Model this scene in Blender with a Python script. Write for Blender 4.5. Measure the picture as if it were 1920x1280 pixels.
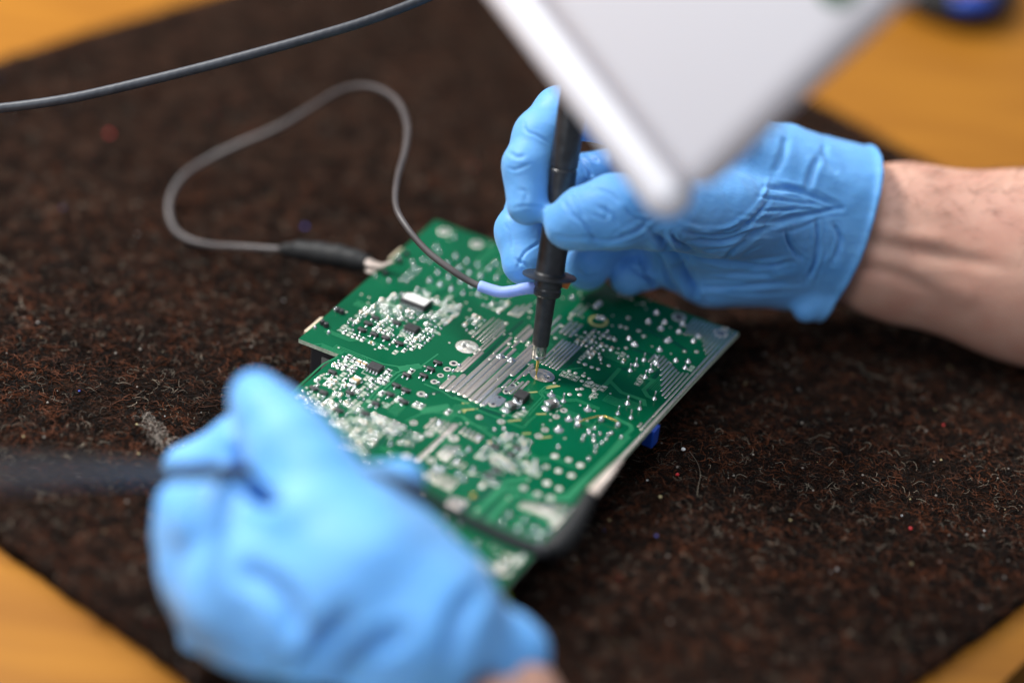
import bpy, math, random
import numpy as np
from mathutils import Vector, Matrix
random.seed(7); rng = np.random.default_rng(11)
for o in list(bpy.data.objects): bpy.data.objects.remove(o)
SC = bpy.context.scene; COL = SC.collection
MM = 0.001

# ---------------------------------------------------------------- camera, world, light, exposure (millimetres x MM)
F, PITCH, ROLL, FOCUS, ZB = 4000.0, math.radians(34.5), math.radians(6.5), 727.0, 18.0
fw = np.array([0, math.cos(PITCH), -math.sin(PITCH)]); r0 = np.array([1.0, 0, 0]); u0 = np.cross(r0, fw)
rt = math.cos(ROLL)*r0 + math.sin(ROLL)*u0; up = -math.sin(ROLL)*r0 + math.cos(ROLL)*u0
def ray(x, y): return fw + rt*(x-960)/F - up*(y-640)/F
CAM = np.array([0, 0, ZB]) - ray(1005, 706)*FOCUS
def D(x, y, d): return CAM + ray(x, y)*d                    # point at a depth from the lens
def Z(x, y, z): r = ray(x, y); return CAM + r*(z-CAM[2])/r[2]  # point on a level plane
def pix(P):
    q = np.asarray(P) - CAM; d = q@fw
    return 960 + F*(q@rt)/d, 640 - F*(q@up)/d
cd = bpy.data.cameras.new('camera'); cam = bpy.data.objects.new('camera', cd); COL.objects.link(cam)
cd.sensor_width = 36; cd.lens = F/1920*36; cd.clip_start = 0.02; cd.clip_end = 20
cam.matrix_world = Matrix(((rt[0], up[0], -fw[0], CAM[0]*MM), (rt[1], up[1], -fw[1], CAM[1]*MM), (rt[2], up[2], -fw[2], CAM[2]*MM), (0, 0, 0, 1)))
cd.dof.use_dof = True; cd.dof.focus_distance = FOCUS*MM; cd.dof.aperture_fstop = 2.0
SC.camera = cam
W = bpy.data.worlds.new('World'); SC.world = W; W.use_nodes = True
W.node_tree.nodes['Background'].inputs[0].default_value = (0.78, 0.86, 1.0, 1); W.node_tree.nodes['Background'].inputs[1].default_value = 0.32
def area(name, loc, target, sx, sy, watts, col):
    l = bpy.data.lights.new(name, 'AREA'); l.shape = 'RECTANGLE'; l.size = sx*MM; l.size_y = sy*MM; l.energy = watts; l.color = col
    o = bpy.data.objects.new(name, l); COL.objects.link(o); o.location = Vector(loc)*MM
    o.rotation_euler = (Vector(target)-Vector(loc)).to_track_quat('-Z', 'Y').to_euler()
area('window_light', (-800, 420, 1050), (0, 60, 20), 300, 300, 27, (1.0, 0.97, 0.94))
area('rear_reflection_fill', (350, 950, 1500), (0, 60, 20), 900, 500, 7, (0.95, 0.97, 1.0))  # added soft fill for the tinned metal to reflect, not an actual window
area('room_light', (-150, -60, 1700), (0, 0, 0), 900, 900, 17.5, (0.92, 0.96, 1.0))
area('front_fill', (-700, -900, 800), (60, 0, 60), 500, 500, 6.2, (0.93, 0.96, 1.0))  # added fill that lifts the white housing, no such source known
SC.view_settings.view_transform = 'Standard'; SC.view_settings.look = 'None'; SC.view_settings.exposure = 0.0; SC.view_settings.gamma = 1

# ---------------------------------------------------------------- materials
def node(nt, t, **k):
    n = nt.nodes.new(t)
    for a, b in k.items(): setattr(n, a, b)
    return n
def mat(name, col, rough=0.5, metal=0.0, col2=None, scale=200, bump=0, bscale=None, bdist=0.0002, sss=0, sheen=0, coat=0, spec=0.5, stretch=None, detail=4, contrast=(0.35, 0.65), sssr=(0.3, 0.5, 1.0), rvar=0):
    m = bpy.data.materials.new(name); m.use_nodes = True; nt = m.node_tree; b = nt.nodes['Principled BSDF']
    b.inputs['Base Color'].default_value = (*col, 1); b.inputs['Roughness'].default_value = rough; b.inputs['Metallic'].default_value = metal
    b.inputs['Specular IOR Level'].default_value = spec
    if sss: b.inputs['Subsurface Weight'].default_value = sss; b.inputs['Subsurface Scale'].default_value = 0.004; b.inputs['Subsurface Radius'].default_value = sssr
    if sheen: b.inputs['Sheen Weight'].default_value = sheen; b.inputs['Sheen Roughness'].default_value = 0.5
    if coat: b.inputs['Coat Weight'].default_value = coat; b.inputs['Coat Roughness'].default_value = 0.08
    tc = node(nt, 'ShaderNodeTexCoord'); src = tc.outputs['Object']
    if stretch:
        mp = node(nt, 'ShaderNodeMapping'); mp.inputs['Scale'].default_value = stretch[:3]
        if len(stretch) > 3: mp.inputs['Rotation'].default_value = (0, 0, stretch[3])
        nt.links.new(src, mp.inputs['Vector']); src = mp.outputs['Vector']
    nz = node(nt, 'ShaderNodeTexNoise'); nz.inputs['Scale'].default_value = scale; nz.inputs['Detail'].default_value = detail
    nt.links.new(src, nz.inputs['Vector'])
    if col2:
        mr = node(nt, 'ShaderNodeMapRange'); mr.inputs['From Min'].default_value = contrast[0]; mr.inputs['From Max'].default_value = contrast[1]
        nt.links.new(nz.outputs['Fac'], mr.inputs['Value'])
        mx = node(nt, 'ShaderNodeMix', data_type='RGBA'); mx.inputs['A'].default_value = (*col, 1); mx.inputs['B'].default_value = (*col2, 1)
        nt.links.new(mr.outputs['Result'], mx.inputs['Factor']); nt.links.new(mx.outputs['Result'], b.inputs['Base Color'])
    if rvar:
        r2 = node(nt, 'ShaderNodeMapRange'); r2.inputs['To Min'].default_value = max(0.03, rough-rvar); r2.inputs['To Max'].default_value = rough+rvar
        r2.inputs['From Min'].default_value = 0.3; r2.inputs['From Max'].default_value = 0.7
        nt.links.new(nz.outputs['Fac'], r2.inputs['Value']); nt.links.new(r2.outputs['Result'], b.inputs['Roughness'])
    if bump:
        n2 = node(nt, 'ShaderNodeTexNoise'); n2.inputs['Scale'].default_value = bscale or scale*2; n2.inputs['Detail'].default_value = 5
        nt.links.new(src, n2.inputs['Vector'])
        bp = node(nt, 'ShaderNodeBump'); bp.inputs['Strength'].default_value = bump; bp.inputs['Distance'].default_value = bdist
        nt.links.new(n2.outputs['Fac'], bp.inputs['Height']); nt.links.new(bp.outputs['Normal'], b.inputs['Normal'])
    return m
M = dict(
 table=mat('varnished_orange_wood', (0.33, 0.132, 0.010), 0.5, spec=0.2, col2=(0.24, 0.088, 0.006), scale=11, stretch=(1, 7, 1, 0.6), bump=0.25, bscale=60, bdist=0.0005, contrast=(0.3, 0.7)),
 floor=mat('dark_floor', (0.03, 0.028, 0.026), 0.7, col2=(0.02, 0.02, 0.02), scale=6),
 felt=mat('brown_black_felt', (0.008, 0.0048, 0.0035), 0.95, col2=(0.030, 0.0155, 0.010), scale=130, bump=1, bscale=700, bdist=0.0015, contrast=(0.4, 0.62), spec=0.03, detail=8),
 fib_dark=mat('dark_fibre', (0.008, 0.006, 0.005), 0.85, spec=0.12), fib_rust=mat('rust_fibre', (0.12, 0.034, 0.012), 0.7, col2=(0.032, 0.013, 0.007), scale=90, spec=0.15),
 fib_pale=mat('pale_fibre', (0.25, 0.205, 0.15), 0.7, col2=(0.10, 0.08, 0.06), scale=60, spec=0.25),
 lint=mat('grey_lint', (0.27, 0.23, 0.19), 0.9, col2=(0.16, 0.13, 0.11), scale=900), red=mat('red_plastic', (0.65, 0.03, 0.035), 0.4), white=mat('white_crumb', (0.7, 0.7, 0.68), 0.6), tan=mat('tan_crumb', (0.5, 0.4, 0.2), 0.7), bluec=mat('blue_crumb', (0.06, 0.08, 0.4), 0.5),
 glove=mat('blue_nitrile', (0.11, 0.36, 0.76), 0.55, col2=(0.14, 0.40, 0.79), scale=55, bump=0.5, bscale=130, bdist=0.0013, sss=0.25, spec=0.42, sheen=0.15, stretch=(0.45, 1, 1.2), rvar=0.08, sssr=(0.25, 0.5, 1)),
 skin=mat('forearm_skin', (0.56, 0.32, 0.235), 0.55, col2=(0.50, 0.25, 0.18), scale=60, bump=0.3, bscale=600, bdist=0.0004, sss=0.25, sssr=(1, 0.35, 0.2), detail=6),
 hair=mat('arm_hair', (0.12, 0.05, 0.025), 0.5),
 mask=mat('green_solder_mask', (0.001, 0.070, 0.028), 0.17, col2=(0.0015, 0.096, 0.040), scale=38, bump=0.12, bscale=260, bdist=0.00006, spec=0.24, contrast=(0.3, 0.75), rvar=0.04),
 trace=mat('masked_copper_trace', (0.010, 0.14, 0.06), 0.32, col2=(0.018, 0.165, 0.07), scale=120, spec=0.3),
 gap=mat('deep_green_channel', (0.001, 0.05, 0.028), 0.3, scale=80, spec=0.25),
 ochre=mat('ochre_trace', (0.38, 0.36, 0.13), 0.4, scale=80, coat=0.2),
 laminate=mat('pale_fibreglass_edge', (0.66, 0.70, 0.56), 0.7, col2=(0.36, 0.46, 0.32), scale=900, bump=0.6, bscale=1500),
 tin=mat('tinned_copper', (0.86, 0.78, 0.70), 0.24, 0.88, col2=(0.66, 0.57, 0.49), scale=140, bump=0.35, bscale=420, bdist=0.0003, stretch=(1, 0.25, 1), rvar=0.12),
 tinp=mat('tin_pad', (0.74, 0.72, 0.65), 0.3, 0.5, col2=(0.56, 0.52, 0.45), scale=400, bump=0.3, bscale=900, rvar=0.12),
 solder=mat('shiny_solder', (0.84, 0.84, 0.85), 0.15, 0.85, col2=(0.66, 0.66, 0.68), scale=500, bump=0.25, bscale=800, bdist=0.0002),
 gold=mat('gold_metal', (0.85, 0.60, 0.18), 0.25, 1.0, scale=300), hole=mat('hole_shade_disc', (0.006, 0.008, 0.02), 0.6),  # dark disc colour paints the shade inside holes that are not cut
 chip=mat('black_epoxy', (0.018, 0.018, 0.02), 0.5, col2=(0.03, 0.028, 0.028), scale=900, bump=0.3, bscale=2500, bdist=0.0001),
 chipg=mat('grey_ceramic', (0.13, 0.12, 0.12), 0.42, scale=700), tanc=mat('tan_ceramic', (0.55, 0.38, 0.2), 0.5, col2=(0.45, 0.3, 0.16), scale=900),
 silk=mat('white_print', (0.60, 0.65, 0.57), 0.6, col2=(0.42, 0.52, 0.42), scale=1500), label=mat('white_paper_label', (0.85, 0.84, 0.78), 0.6, scale=300),
 beige=mat('beige_plastic', (0.62, 0.50, 0.36), 0.5, scale=200), bluep=mat('blue_plastic_block', (0.01, 0.07, 0.45), 0.4, scale=200),
 blackp=mat('black_plastic', (0.016, 0.017, 0.019), 0.36, col2=(0.028, 0.029, 0.032), scale=300, bump=0.15, bscale=900, bdist=0.0001, rvar=0.08),
 rubber=mat('black_rubber', (0.008, 0.0085, 0.009), 0.6, col2=(0.014, 0.014, 0.014), scale=200, spec=0.3, bump=0.4, bscale=300), steel=mat('brushed_steel', (0.55, 0.54, 0.52), 0.25, 1.0, col2=(0.35, 0.34, 0.33), scale=300, stretch=(1, 1, 0.1)),
 cable=mat('slate_cable_skin', (0.032, 0.036, 0.045), 0.5, spec=0.35, col2=(0.045, 0.05, 0.06), scale=300), lead=mat('grey_brown_wire_skin', (0.05, 0.042, 0.042), 0.45, col2=(0.075, 0.064, 0.062), scale=60),
 darklead=mat('charcoal_wire_skin', (0.06, 0.06, 0.062), 0.5, scale=60), sleeve=mat('pale_blue_sleeve', (0.26, 0.38, 0.86), 0.5, col2=(0.30, 0.42, 0.88), scale=200, sss=0.2), orange=mat('copper_orange', (0.75, 0.22, 0.06), 0.5, scale=300),
 clipm=mat('pinkish_clip_metal', (0.80, 0.66, 0.56), 0.3, 0.8, scale=200), shell=mat('white_glossy_plastic', (0.93, 0.92, 0.95), 0.35, scale=8), panel=mat('shaded_white_plastic', (0.86, 0.86, 0.90), 0.45, col2=(0.84, 0.84, 0.88), scale=8),  # panel is the same white plastic, its shade beside the rim coloured in
 greenp=mat('green_wire_skin', (0.22, 0.35, 0.03), 0.5), darkboard=mat('dark_component', (0.03, 0.03, 0.032), 0.5, scale=100), greylabel=mat('grey_label', (0.22, 0.22, 0.2), 0.6, scale=100),
)

# ---------------------------------------------------------------- mesh helpers (authored in mm)
class MB:
    def __init__(s): s.v = []; s.f = []; s.m = []
    def add(s, vs, fs, mi=0):
        k = len(s.v); s.v += [tuple(float(c) for c in p) for p in vs]; s.f += [tuple(i+k for i in f) for f in fs]; s.m += [mi]*len(fs); return s
    def box(s, c, sz, mi=0, rot=0, ch=0):
        x, y, z = sz[0]/2, sz[1]/2, sz[2]/2; ca, sa = math.cos(rot), math.sin(rot)
        if ch:
            rings = [(-z, 0), (z-ch, 0), (z, ch)]
            vs = []
            for zz, i in rings:
                X, Y = x-i, y-i
                k = min(ch, X*0.6, Y*0.6)
                for a, b in ((X-k, -Y), (X, -Y+k), (X, Y-k), (X-k, Y), (-X+k, Y), (-X, Y-k), (-X, -Y+k), (-X+k, -Y)): vs.append((a, b, zz))
            fs = [tuple(range(7, -1, -1)), tuple(range(16, 24))]
            for r in range(2):
                for i in range(8): j = (i+1) % 8; fs.append((r*8+i, r*8+j, r*8+8+j, r*8+8+i))
        else:
            vs = [(a*x, b*y, d*z) for d in (-1, 1) for a, b in ((-1, -1), (1, -1), (1, 1), (-1, 1))]
            fs = [(3, 2, 1, 0), (4, 5, 6, 7), (0, 1, 5, 4), (1, 2, 6, 5), (2, 3, 7, 6), (3, 0, 4, 7)]
        return s.add([(c[0]+p[0]*ca-p[1]*sa, c[1]+p[0]*sa+p[1]*ca, c[2]+p[2]) for p in vs], fs, mi)
    def prism(s, poly, z0, z1, mi=0, ms=None):
        n = len(poly); a = sum(poly[i][0]*poly[(i+1) % n][1]-poly[(i+1) % n][0]*poly[i][1] for i in range(n))
        if a < 0: poly = poly[::-1]
        s.add([(p[0], p[1], z1) for p in poly], [tuple(range(n))], mi)
        s.add([(p[0], p[1], z) for z in (z0, z1) for p in poly], [tuple(range(n-1, -1, -1))]+[(i, (i+1) % n, n+(i+1) % n, n+i) for i in range(n)], mi if ms is None else ms)
        return s
    def lathe(s, prof, c=(0, 0, 0), n=16, mi=0, jit=0):     # profile (r, z) bottom to top about z
        vs = []; fs = []
        for r, z in prof:
            for i in range(n):
                a = 2*math.pi*i/n; rr = r*(1+(random.uniform(-jit, jit) if jit else 0))
                vs.append((c[0]+rr*math.cos(a), c[1]+rr*math.sin(a), c[2]+z))
        for k in range(len(prof)-1):
            for i in range(n): j = (i+1) % n; fs.append((k*n+i, k*n+j, k*n+n+j, k*n+n+i))
        fs.append(tuple(range(n-1, -1, -1))); fs.append(tuple((len(prof)-1)*n+i for i in range(n)))
        return s.add(vs, fs, mi)
    def tube(s, pts, rad, n=12, mi=0, sq=1.0, cap=True):
        P = np.array(pts, float); R = [rad]*len(P) if np.isscalar(rad) else rad
        T = np.gradient(P, axis=0); T /= np.linalg.norm(T, axis=1)[:, None]
        ref = np.array([0, 0, 1.0]) if abs(T[0][2]) < 0.9 else np.array([1.0, 0, 0])
        nn = np.cross(T[0], ref); nn /= np.linalg.norm(nn); vs = []; fs = []
        for k in range(len(P)):
            nn = nn - T[k]*(nn@T[k]); nn /= np.linalg.norm(nn); b = np.cross(T[k], nn)
            for i in range(n):
                a = 2*math.pi*i/n; vs.append(P[k]+R[k]*(nn*math.cos(a)+b*math.sin(a)*sq))
        for k in range(len(P)-1):
            for i in range(n): j = (i+1) % n; fs.append((k*n+i, k*n+j, k*n+n+j, k*n+n+i))
        if cap: fs.append(tuple(range(n-1, -1, -1))); fs.append(tuple((len(P)-1)*n+i for i in range(n)))
        return s.add(vs, fs, mi)
    def mesh(s, name, mats, smooth=False, origin=(0, 0, 0)):
        me = bpy.data.meshes.new(name); o = np.array(origin)
        me.from_pydata([tuple((np.array(p)-o)*MM) for p in s.v], [], s.f)
        for m in (mats if isinstance(mats, (list, tuple)) else [mats]): me.materials.append(m)
        me.polygons.foreach_set('material_index', s.m)
        if smooth is not False:
            me.polygons.foreach_set('use_smooth', [True]*len(me.polygons))
            if smooth is not True: me.set_sharp_from_angle(angle=math.radians(smooth))
        return me
def ob(name, me, parent=None, loc=(0, 0, 0), rz=0, kind=None, label=None, scale=None):
    o = bpy.data.objects.new(name, me); COL.objects.link(o); o.parent = parent
    o.location = Vector([c*MM for c in loc]); o.rotation_euler = (0, 0, rz)
    if scale: o.scale = scale
    if kind: o['kind'] = kind
    if label: o['label'] = label
    return o
def empty(name, loc, label, cat, rz=0, group=None):
    o = ob(name, None, None, loc, rz); o['label'] = label; o['category'] = cat; o.empty_display_size = 0.01
    if group: o['group'] = group
    return o
def org(o): return np.array(o.location)/MM
def catmull(P, n=10):
    P = np.array(P, float); P = np.vstack([2*P[0]-P[1], P, 2*P[-1]-P[-2]]); out = []
    for i in range(1, len(P)-2):
        for k in range(n):
            t = k/n; a, b, c, d = P[i-1:i+3]
            out.append(0.5*(2*b+(c-a)*t+(2*a-5*b+4*c-d)*t*t+(3*b-a-3*c+d)*t**3))
    out.append(P[-2]); return np.array(out)

# ---------------------------------------------------------------- the setting: floor, table top, felt mat
fl = MB(); fl.box((0, 0, -762), (9000, 9000, 20)); ob('floor', fl.mesh('floor', M['floor']), kind='structure')
TZ = -6.0
def XY(x, y, z): return Z(x, y, z)[:2]
e1, e2 = XY(1880, 1280, TZ), XY(1920, 1240, TZ); ed = (e2-e1)/np.linalg.norm(e2-e1); en = np.array([-ed[1], ed[0]])   # the table's near edge
c1, c2 = e1-ed*900, e1+ed*900
tb = MB(); tb.prism([tuple(c1), tuple(c2), tuple(c2+en*1500), tuple(c1+en*1500)], TZ-30, TZ)
to = ob('table_top', tb.mesh('table_top', M['table'])); to['label'] = 'orange yellow varnished wooden table top under the brown felt mat'; to['category'] = 'table'
def line(a, b): a = XY(*a, 0); b = XY(*b, 0); return a, b-a
def isect(l, m): (a, d), (b, e) = l, m; t = np.linalg.solve(np.array([d, -e]).T, b-a); return a+d*t[0]
LTL, LBL, LBR, LTR = line((0, 112), (370, -4)), line((0, 998), (372, 1280)), line((1920, 1108), (1700, 1280)), line((1544, 198), (1716, 292))
mc = [isect(LTL, LBL), isect(LBL, LBR), isect(LBR, LTR), isect(LTR, LTL)]
matroot = empty('felt_mat', (0, 0, TZ), 'dark brown hairy felt mat lying on the orange table under the circuit board', 'mat')
edge = []
for i in range(4):
    a, b = mc[i], mc[(i+1) % 4]; L = np.linalg.norm(b-a); nrm = np.array([b[1]-a[1], a[0]-b[0]])/L; n = int(L/4)
    for k in range(n): t = k/n; edge.append(tuple(a+(b-a)*t+nrm*(random.uniform(-0.5, 0.5)+0.8*math.sin(k*0.13))))
fm = MB(); fm.prism(edge, TZ+0.1, -0.4); ob('felt_sheet', fm.mesh('felt_sheet', M['felt'], origin=(0, 0, TZ)), matroot)
def inside(p, poly):
    x, y = p[:, 0], p[:, 1]; r = np.zeros(len(p), bool); n = len(poly)
    for i in range(n):
        x1, y1 = poly[i][:2]; x2, y2 = poly[(i+1) % n][:2]
        c = ((y1 > y) != (y2 > y)) & (x < (x2-x1)*(y-y1)/((y2-y1) if y2 != y1 else 1e-9)+x1); r ^= c
    return r
def ribbons(name, starts, L, w, m, parent, curl=1.2, hz=1.1, seg=5, head=None, o=(0, 0, 0), z0=-0.5):
    n = len(starts); h = rng.uniform(0, 2*np.pi, n) if head is None else head; cv = rng.normal(0, curl, n)/L; ln = L*rng.uniform(0.4, 1.6, n)
    z1 = rng.uniform(0.1, hz, n)*rng.uniform(0.3, 1, n); wd = w*rng.uniform(0.6, 1.4, n); tw = rng.uniform(0, np.pi, n)
    V = np.zeros((n, seg+1, 2, 3)); p = starts.copy(); cvv = cv.copy()
    for k in range(seg+1):
        t = k/seg; zz = z0+(np.sin(np.pi*min(t*1.15, 1))*z1 + t*z1*0.5)
        d = np.stack([np.cos(h), np.sin(h)], 1); sd = np.stack([-d[:, 1]*np.cos(tw), d[:, 0]*np.cos(tw)], 1)*wd[:, None]/2; sz = np.sin(tw)*wd/2
        V[:, k, 0, :2] = p-sd; V[:, k, 1, :2] = p+sd; V[:, k, 0, 2] = zz-sz; V[:, k, 1, 2] = zz+sz
        st = ln/seg; p = p+d*st[:, None]; h = h+cvv*st; cvv = cvv+rng.normal(0, curl*0.5, n)/L
    V = (V.reshape(-1, 3)-np.array(o))*MM
    q = np.arange(seg)[None, :, None]*2+np.array([0, 1, 3, 2])[None, None, :]+(np.arange(n)*(seg+1)*2)[:, None, None]; q = q.reshape(-1, 4)
    me = bpy.data.meshes.new(name); me.vertices.add(len(V)); me.vertices.foreach_set('co', V.ravel())
    me.loops.add(q.size); me.loops.foreach_set('vertex_index', q.ravel().astype(np.int32)); me.polygons.add(len(q)); me.polygons.foreach_set('loop_start', np.arange(0, q.size, 4, dtype=np.int32))
    me.update(); me.validate(); me.materials.append(m)
    ob2 = ob(name, me, parent, kind='stuff'); return ob2
def scatter(n, sharp=0.5):
    out = []; tot = 0
    while tot < n:
        px = rng.uniform(-90, 2010, n*2); py = rng.uniform(-60, 1340, n*2)
        band = 700+0.15*(px-150); wgt = 0.35+0.65*np.exp(-((py-band)/230)**2)
        k = rng.uniform(0, 1, n*2) < wgt; px, py = px[k], py[k]
        r = fw[None]+rt[None]*((px-960)/F)[:, None]-up[None]*((py-640)/F)[:, None]; t = (0-CAM[2])/r[:, 2]; P = (CAM[None]+r*t[:, None])[:, :2]
        P = P[inside(P, mc)]; out.append(P); tot += len(P)
    return np.vstack(out)[:n]
O3 = (0, 0, TZ)
ribbons('felt_fibre', scatter(90000), 5.5, 0.19, M['fib_dark'], matroot, o=O3, curl=1.6)
ribbons('felt_fibre', scatter(38000), 5.2, 0.17, M['fib_rust'], matroot, o=O3, curl=2.2, hz=1.5)
ribbons('felt_fibre', scatter(7500), 4.6, 0.14, M['fib_pale'], matroot, o=O3, curl=3.0, hz=1.7)
# fraying along the mat edges
ep = np.array(edge); ribbons('felt_fibre', ep[rng.integers(0, len(ep), 5000)]+rng.normal(0, 0.4, (5000, 2)), 3.5, 0.15, M['fib_dark'], matroot, o=O3, curl=1.5, hz=1.0, z0=-1.5)
def crumb(r, seed):
    random.seed(seed); b = MB(); b.lathe([(r*0.3, -r*0.7), (r*0.9, -r*0.3), (r, r*0.15), (r*0.7, r*0.6), (r*0.2, r*0.85)], n=7, jit=0.18); return b
for mname, cnt, r in (('lint', 170, 0.42), ('white', 45, 0.25), ('tan', 60, 0.3), ('red', 16, 0.33), ('bluec', 14, 0.33)):
    b = MB(); S = scatter(cnt)
    for i, p in enumerate(S):
        c = crumb(r*random.uniform(0.5, 1.3), i); b.add([(v[0]+p[0], v[1]+p[1], v[2]+0.5) for v in c.v], c.f)
    ob('lint_speck', b.mesh('lint_speck', M[mname], origin=O3), matroot, kind='stuff')
for (x, y, m_, r, lab) in ((1270, 889, 'red', 0.62, 'tiny red plastic crumb on the mat right of the board\'s lower right edge'), (1707, 990, 'red', 0.62, 'tiny red plastic crumb on the right part of the felt mat'), (1281, 842, 'white', 0.8, 'small white crumb on the mat nearest the board\'s right edge'),
                          (205, 251, 'red', 1.0, 'blurred red crumb on the mat under the upper black cable'), (1238, 931, 'tan', 0.6, 'small yellowish crumb on the mat right of the black clip boot'), (572, 425, 'bluec', 0.8, 'blurred bluish crumb on the mat above the black alligator clip')):
    p = Z(x, y, 0.8); o = ob('crumb', crumb(r, int(x)).mesh('crumb', M[m_], 40), None, p); o['label'] = lab; o['category'] = 'crumb'
# pale lint clump and the loose long thread
lc = empty('lint_clump', Z(300, 800, 0), 'pale grey beige tuft of lint on the felt left of the gloved fingers', 'lint')
st = []
for t in np.linspace(0, 1, 260):
    q = catmull([Z(270, 778, 0), Z(287, 800, 0), Z(300, 822, 0), Z(330, 842, 0)], 8); c = q[int(t*(len(q)-1))]; st.append(c[:2]+rng.normal(0, 0.8+1.0*t, 2))
x = ribbons('lint_fibre', np.array(st), 3.2, 0.2, M['lint'], lc, curl=3, hz=2.2, o=org(lc)); 
for k, pts in enumerate([[(1293, 846), (1308, 868), (1313, 890), (1309, 912), (1307, 930)], [(1461, 918), (1463, 908), (1470, 908)], [(1262, 893), (1268, 899), (1278, 899), (1272, 893)]]):
    b = MB(); b.tube(catmull([Z(*p, 0.9+0.7*math.sin(i*1.7)) for i, p in enumerate(pts)], 6), 0.11, 5)
    o = ob('loose_thread', b.mesh('loose_thread', M['fib_pale'], True, origin=Z(*pts[0], 0)), None, Z(*pts[0], 0)); o['category'] = 'thread'
    o['label'] = ['long pale thread curving over the felt right of the board', 'short hooked pale thread lying farther right on the felt', 'small looped pale thread beside the red crumb on the felt'][k]

# ---------------------------------------------------------------- circuit board
TP = XY(817, 412, ZB); RP = XY(1386, 623, ZB); BPx = XY(935, 1112, ZB)
eu = (RP-TP)/np.linalg.norm(RP-TP); ev = (BPx-RP); ev = ev-eu*(ev@eu)*0.0; ev /= np.linalg.norm(ev)
evp = np.array([eu[1], -eu[0]]); 
if evp@ev < 0: evp = -evp
BA = math.atan2(eu[1], eu[0])
BZ = ZB-1.6
board = empty('circuit_board', (TP[0], TP[1], BZ), 'green circuit board lying component side down with dense solder points and silver stripes', 'circuit board', rz=BA)
VS = -1.0     # local y runs away from the viewer; v (towards the viewer) is local -y
def bl(x, y):
    p = XY(x, y, ZB)-TP; return np.array([p@eu, -(p@evp)])
def CQ(ox, oy, s): return lambda x, y: bl(ox+x/s, oy+y/s)
q1, q2, q3, q4, q5, q7, qp = CQ(540, 400, 4.266), CQ(960, 480, 4.266), CQ(540, 640, 4.266), CQ(860, 680, 4.266), CQ(740, 840, 4.266), CQ(740, 520, 4.922), CQ(900, 480, 4.923)
T = 1.6
ul = bl(560, 635); nt_ = bl(635, 664); lf = bl(545, 741); rr = bl(1386, 623); bb = bl(935, 1112)
umin = (nt_[0]+lf[0])/2; dl = (bb-rr)/np.linalg.norm(bb-rr)
outline = [(0, 0), tuple(rr), tuple(bb), tuple(lf+(lf-nt_)*0+np.array([0, bb[1]-lf[1]+ (lf[0]-bb[0])*0.0])), tuple(lf), tuple(nt_), tuple(ul)]
b = MB(); b.prism(outline, 0, T, 0, 1); ob('board_panel', b.mesh('board_panel', [M['mask'], M['laminate']]), board)
print('board local corners', outline)
sk = MB()      # white printed marks (flat print)
def at(q, x, y): return q(x, y)
cache = {}
def inst(name, key, fn, mats, p, rz=0, smooth=40, lab=None, scale=None):
    if key not in cache: cache[key] = fn().mesh(key, mats, 75 if key.startswith(('joint', 'ball', 'pad', 'gold')) else smooth)
    return ob(name, cache[key], board, (p[0], p[1], T), rz, label=lab, scale=scale)
# --- wide masked traces
def band(pts, w, z0, z1, name, m, kind=None, rnd=False):
    P = [np.array(p, float) for p in pts]; n = len(P); Lf = []; Rt = []
    for i in range(n):
        d1 = P[i]-P[i-1] if i else P[1]-P[0]; d2 = P[i+1]-P[i] if i < n-1 else P[-1]-P[-2]
        d1 = d1/np.linalg.norm(d1); d2 = d2/np.linalg.norm(d2); t = d1+d2; t /= np.linalg.norm(t); nn = np.array([-t[1], t[0]]); k = min(1/max(nn@np.array([-d1[1], d1[0]]), 0.4), 2)
        Lf.append(P[i]+nn*w/2*k); Rt.append(P[i]-nn*w/2*k)
    if rnd:
        t = P[-1]-P[-2]; t /= np.linalg.norm(t); a = math.atan2(t[1], t[0]); e = [P[-1]+w/2*np.array([math.cos(a+s), math.sin(a+s)]) for s in (1.05, 0.5, 0, -0.5, -1.05)]
        t = P[0]-P[1]; t /= np.linalg.norm(t); a2 = math.atan2(t[1], t[0]); e2_ = [P[0]+w/2*np.array([math.cos(a2+s), math.sin(a2+s)]) for s in (1.05, 0.5, 0, -0.5, -1.05)]
        poly = Lf+e+Rt[::-1]+e2_
    else: poly = Lf+Rt[::-1]
    bb_ = MB(); n = len(poly); c = np.mean(poly, 0); inn = [np.array(p) for p in poly]
    if rnd:     # domed solder stripe
        cx = []
        for p in poly:
            # pull towards the centre line
            best = None
            for i in range(len(P)-1):
                d = P[i+1]-P[i]; s = np.clip((np.array(p)-P[i])@d/(d@d), 0, 1); qn = P[i]+d*s; dd = np.linalg.norm(np.array(p)-qn)
                if best is None or dd < best[0]: best = (dd, qn)
            cx.append(np.array(p)*0.6+best[1]*0.4)
        poly = [tuple(p) for p in poly]; cx = [tuple(p) for p in cx]; h = z1-z0
        vs = [(p[0], p[1], z0) for p in poly]+[(p[0]*0.8+c_[0]*0.2, p[1]*0.8+c_[1]*0.2, z0+h*0.7) for p, c_ in zip(poly, cx)]+[(p[0], p[1], z1) for p in cx]
        fs = [tuple(2*n+i for i in range(n))]+[(r*n+i, r*n+(i+1) % n, r*n+n+(i+1) % n, r*n+n+i) for r in range(2) for i in range(n)]
        a = sum(poly[i][0]*poly[(i+1) % n][1]-poly[(i+1) % n][0]*poly[i][1] for i in range(n))
        if a < 0: fs = [f[::-1] for f in fs]
        bb_.add(vs, fs)
        return ob(name, bb_.mesh(name, m, True), board, kind=kind)
    bb_.prism([tuple(p) for p in poly], z0, z1); return ob(name, bb_.mesh(name, m), board, kind=kind)
def tr(q, pts, w=0.5, m='trace', lvl=0): band([q(*p) for p in pts], w, T-0.05, T+0.025+lvl*0.012, 'copper_trace', M[m])
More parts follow.
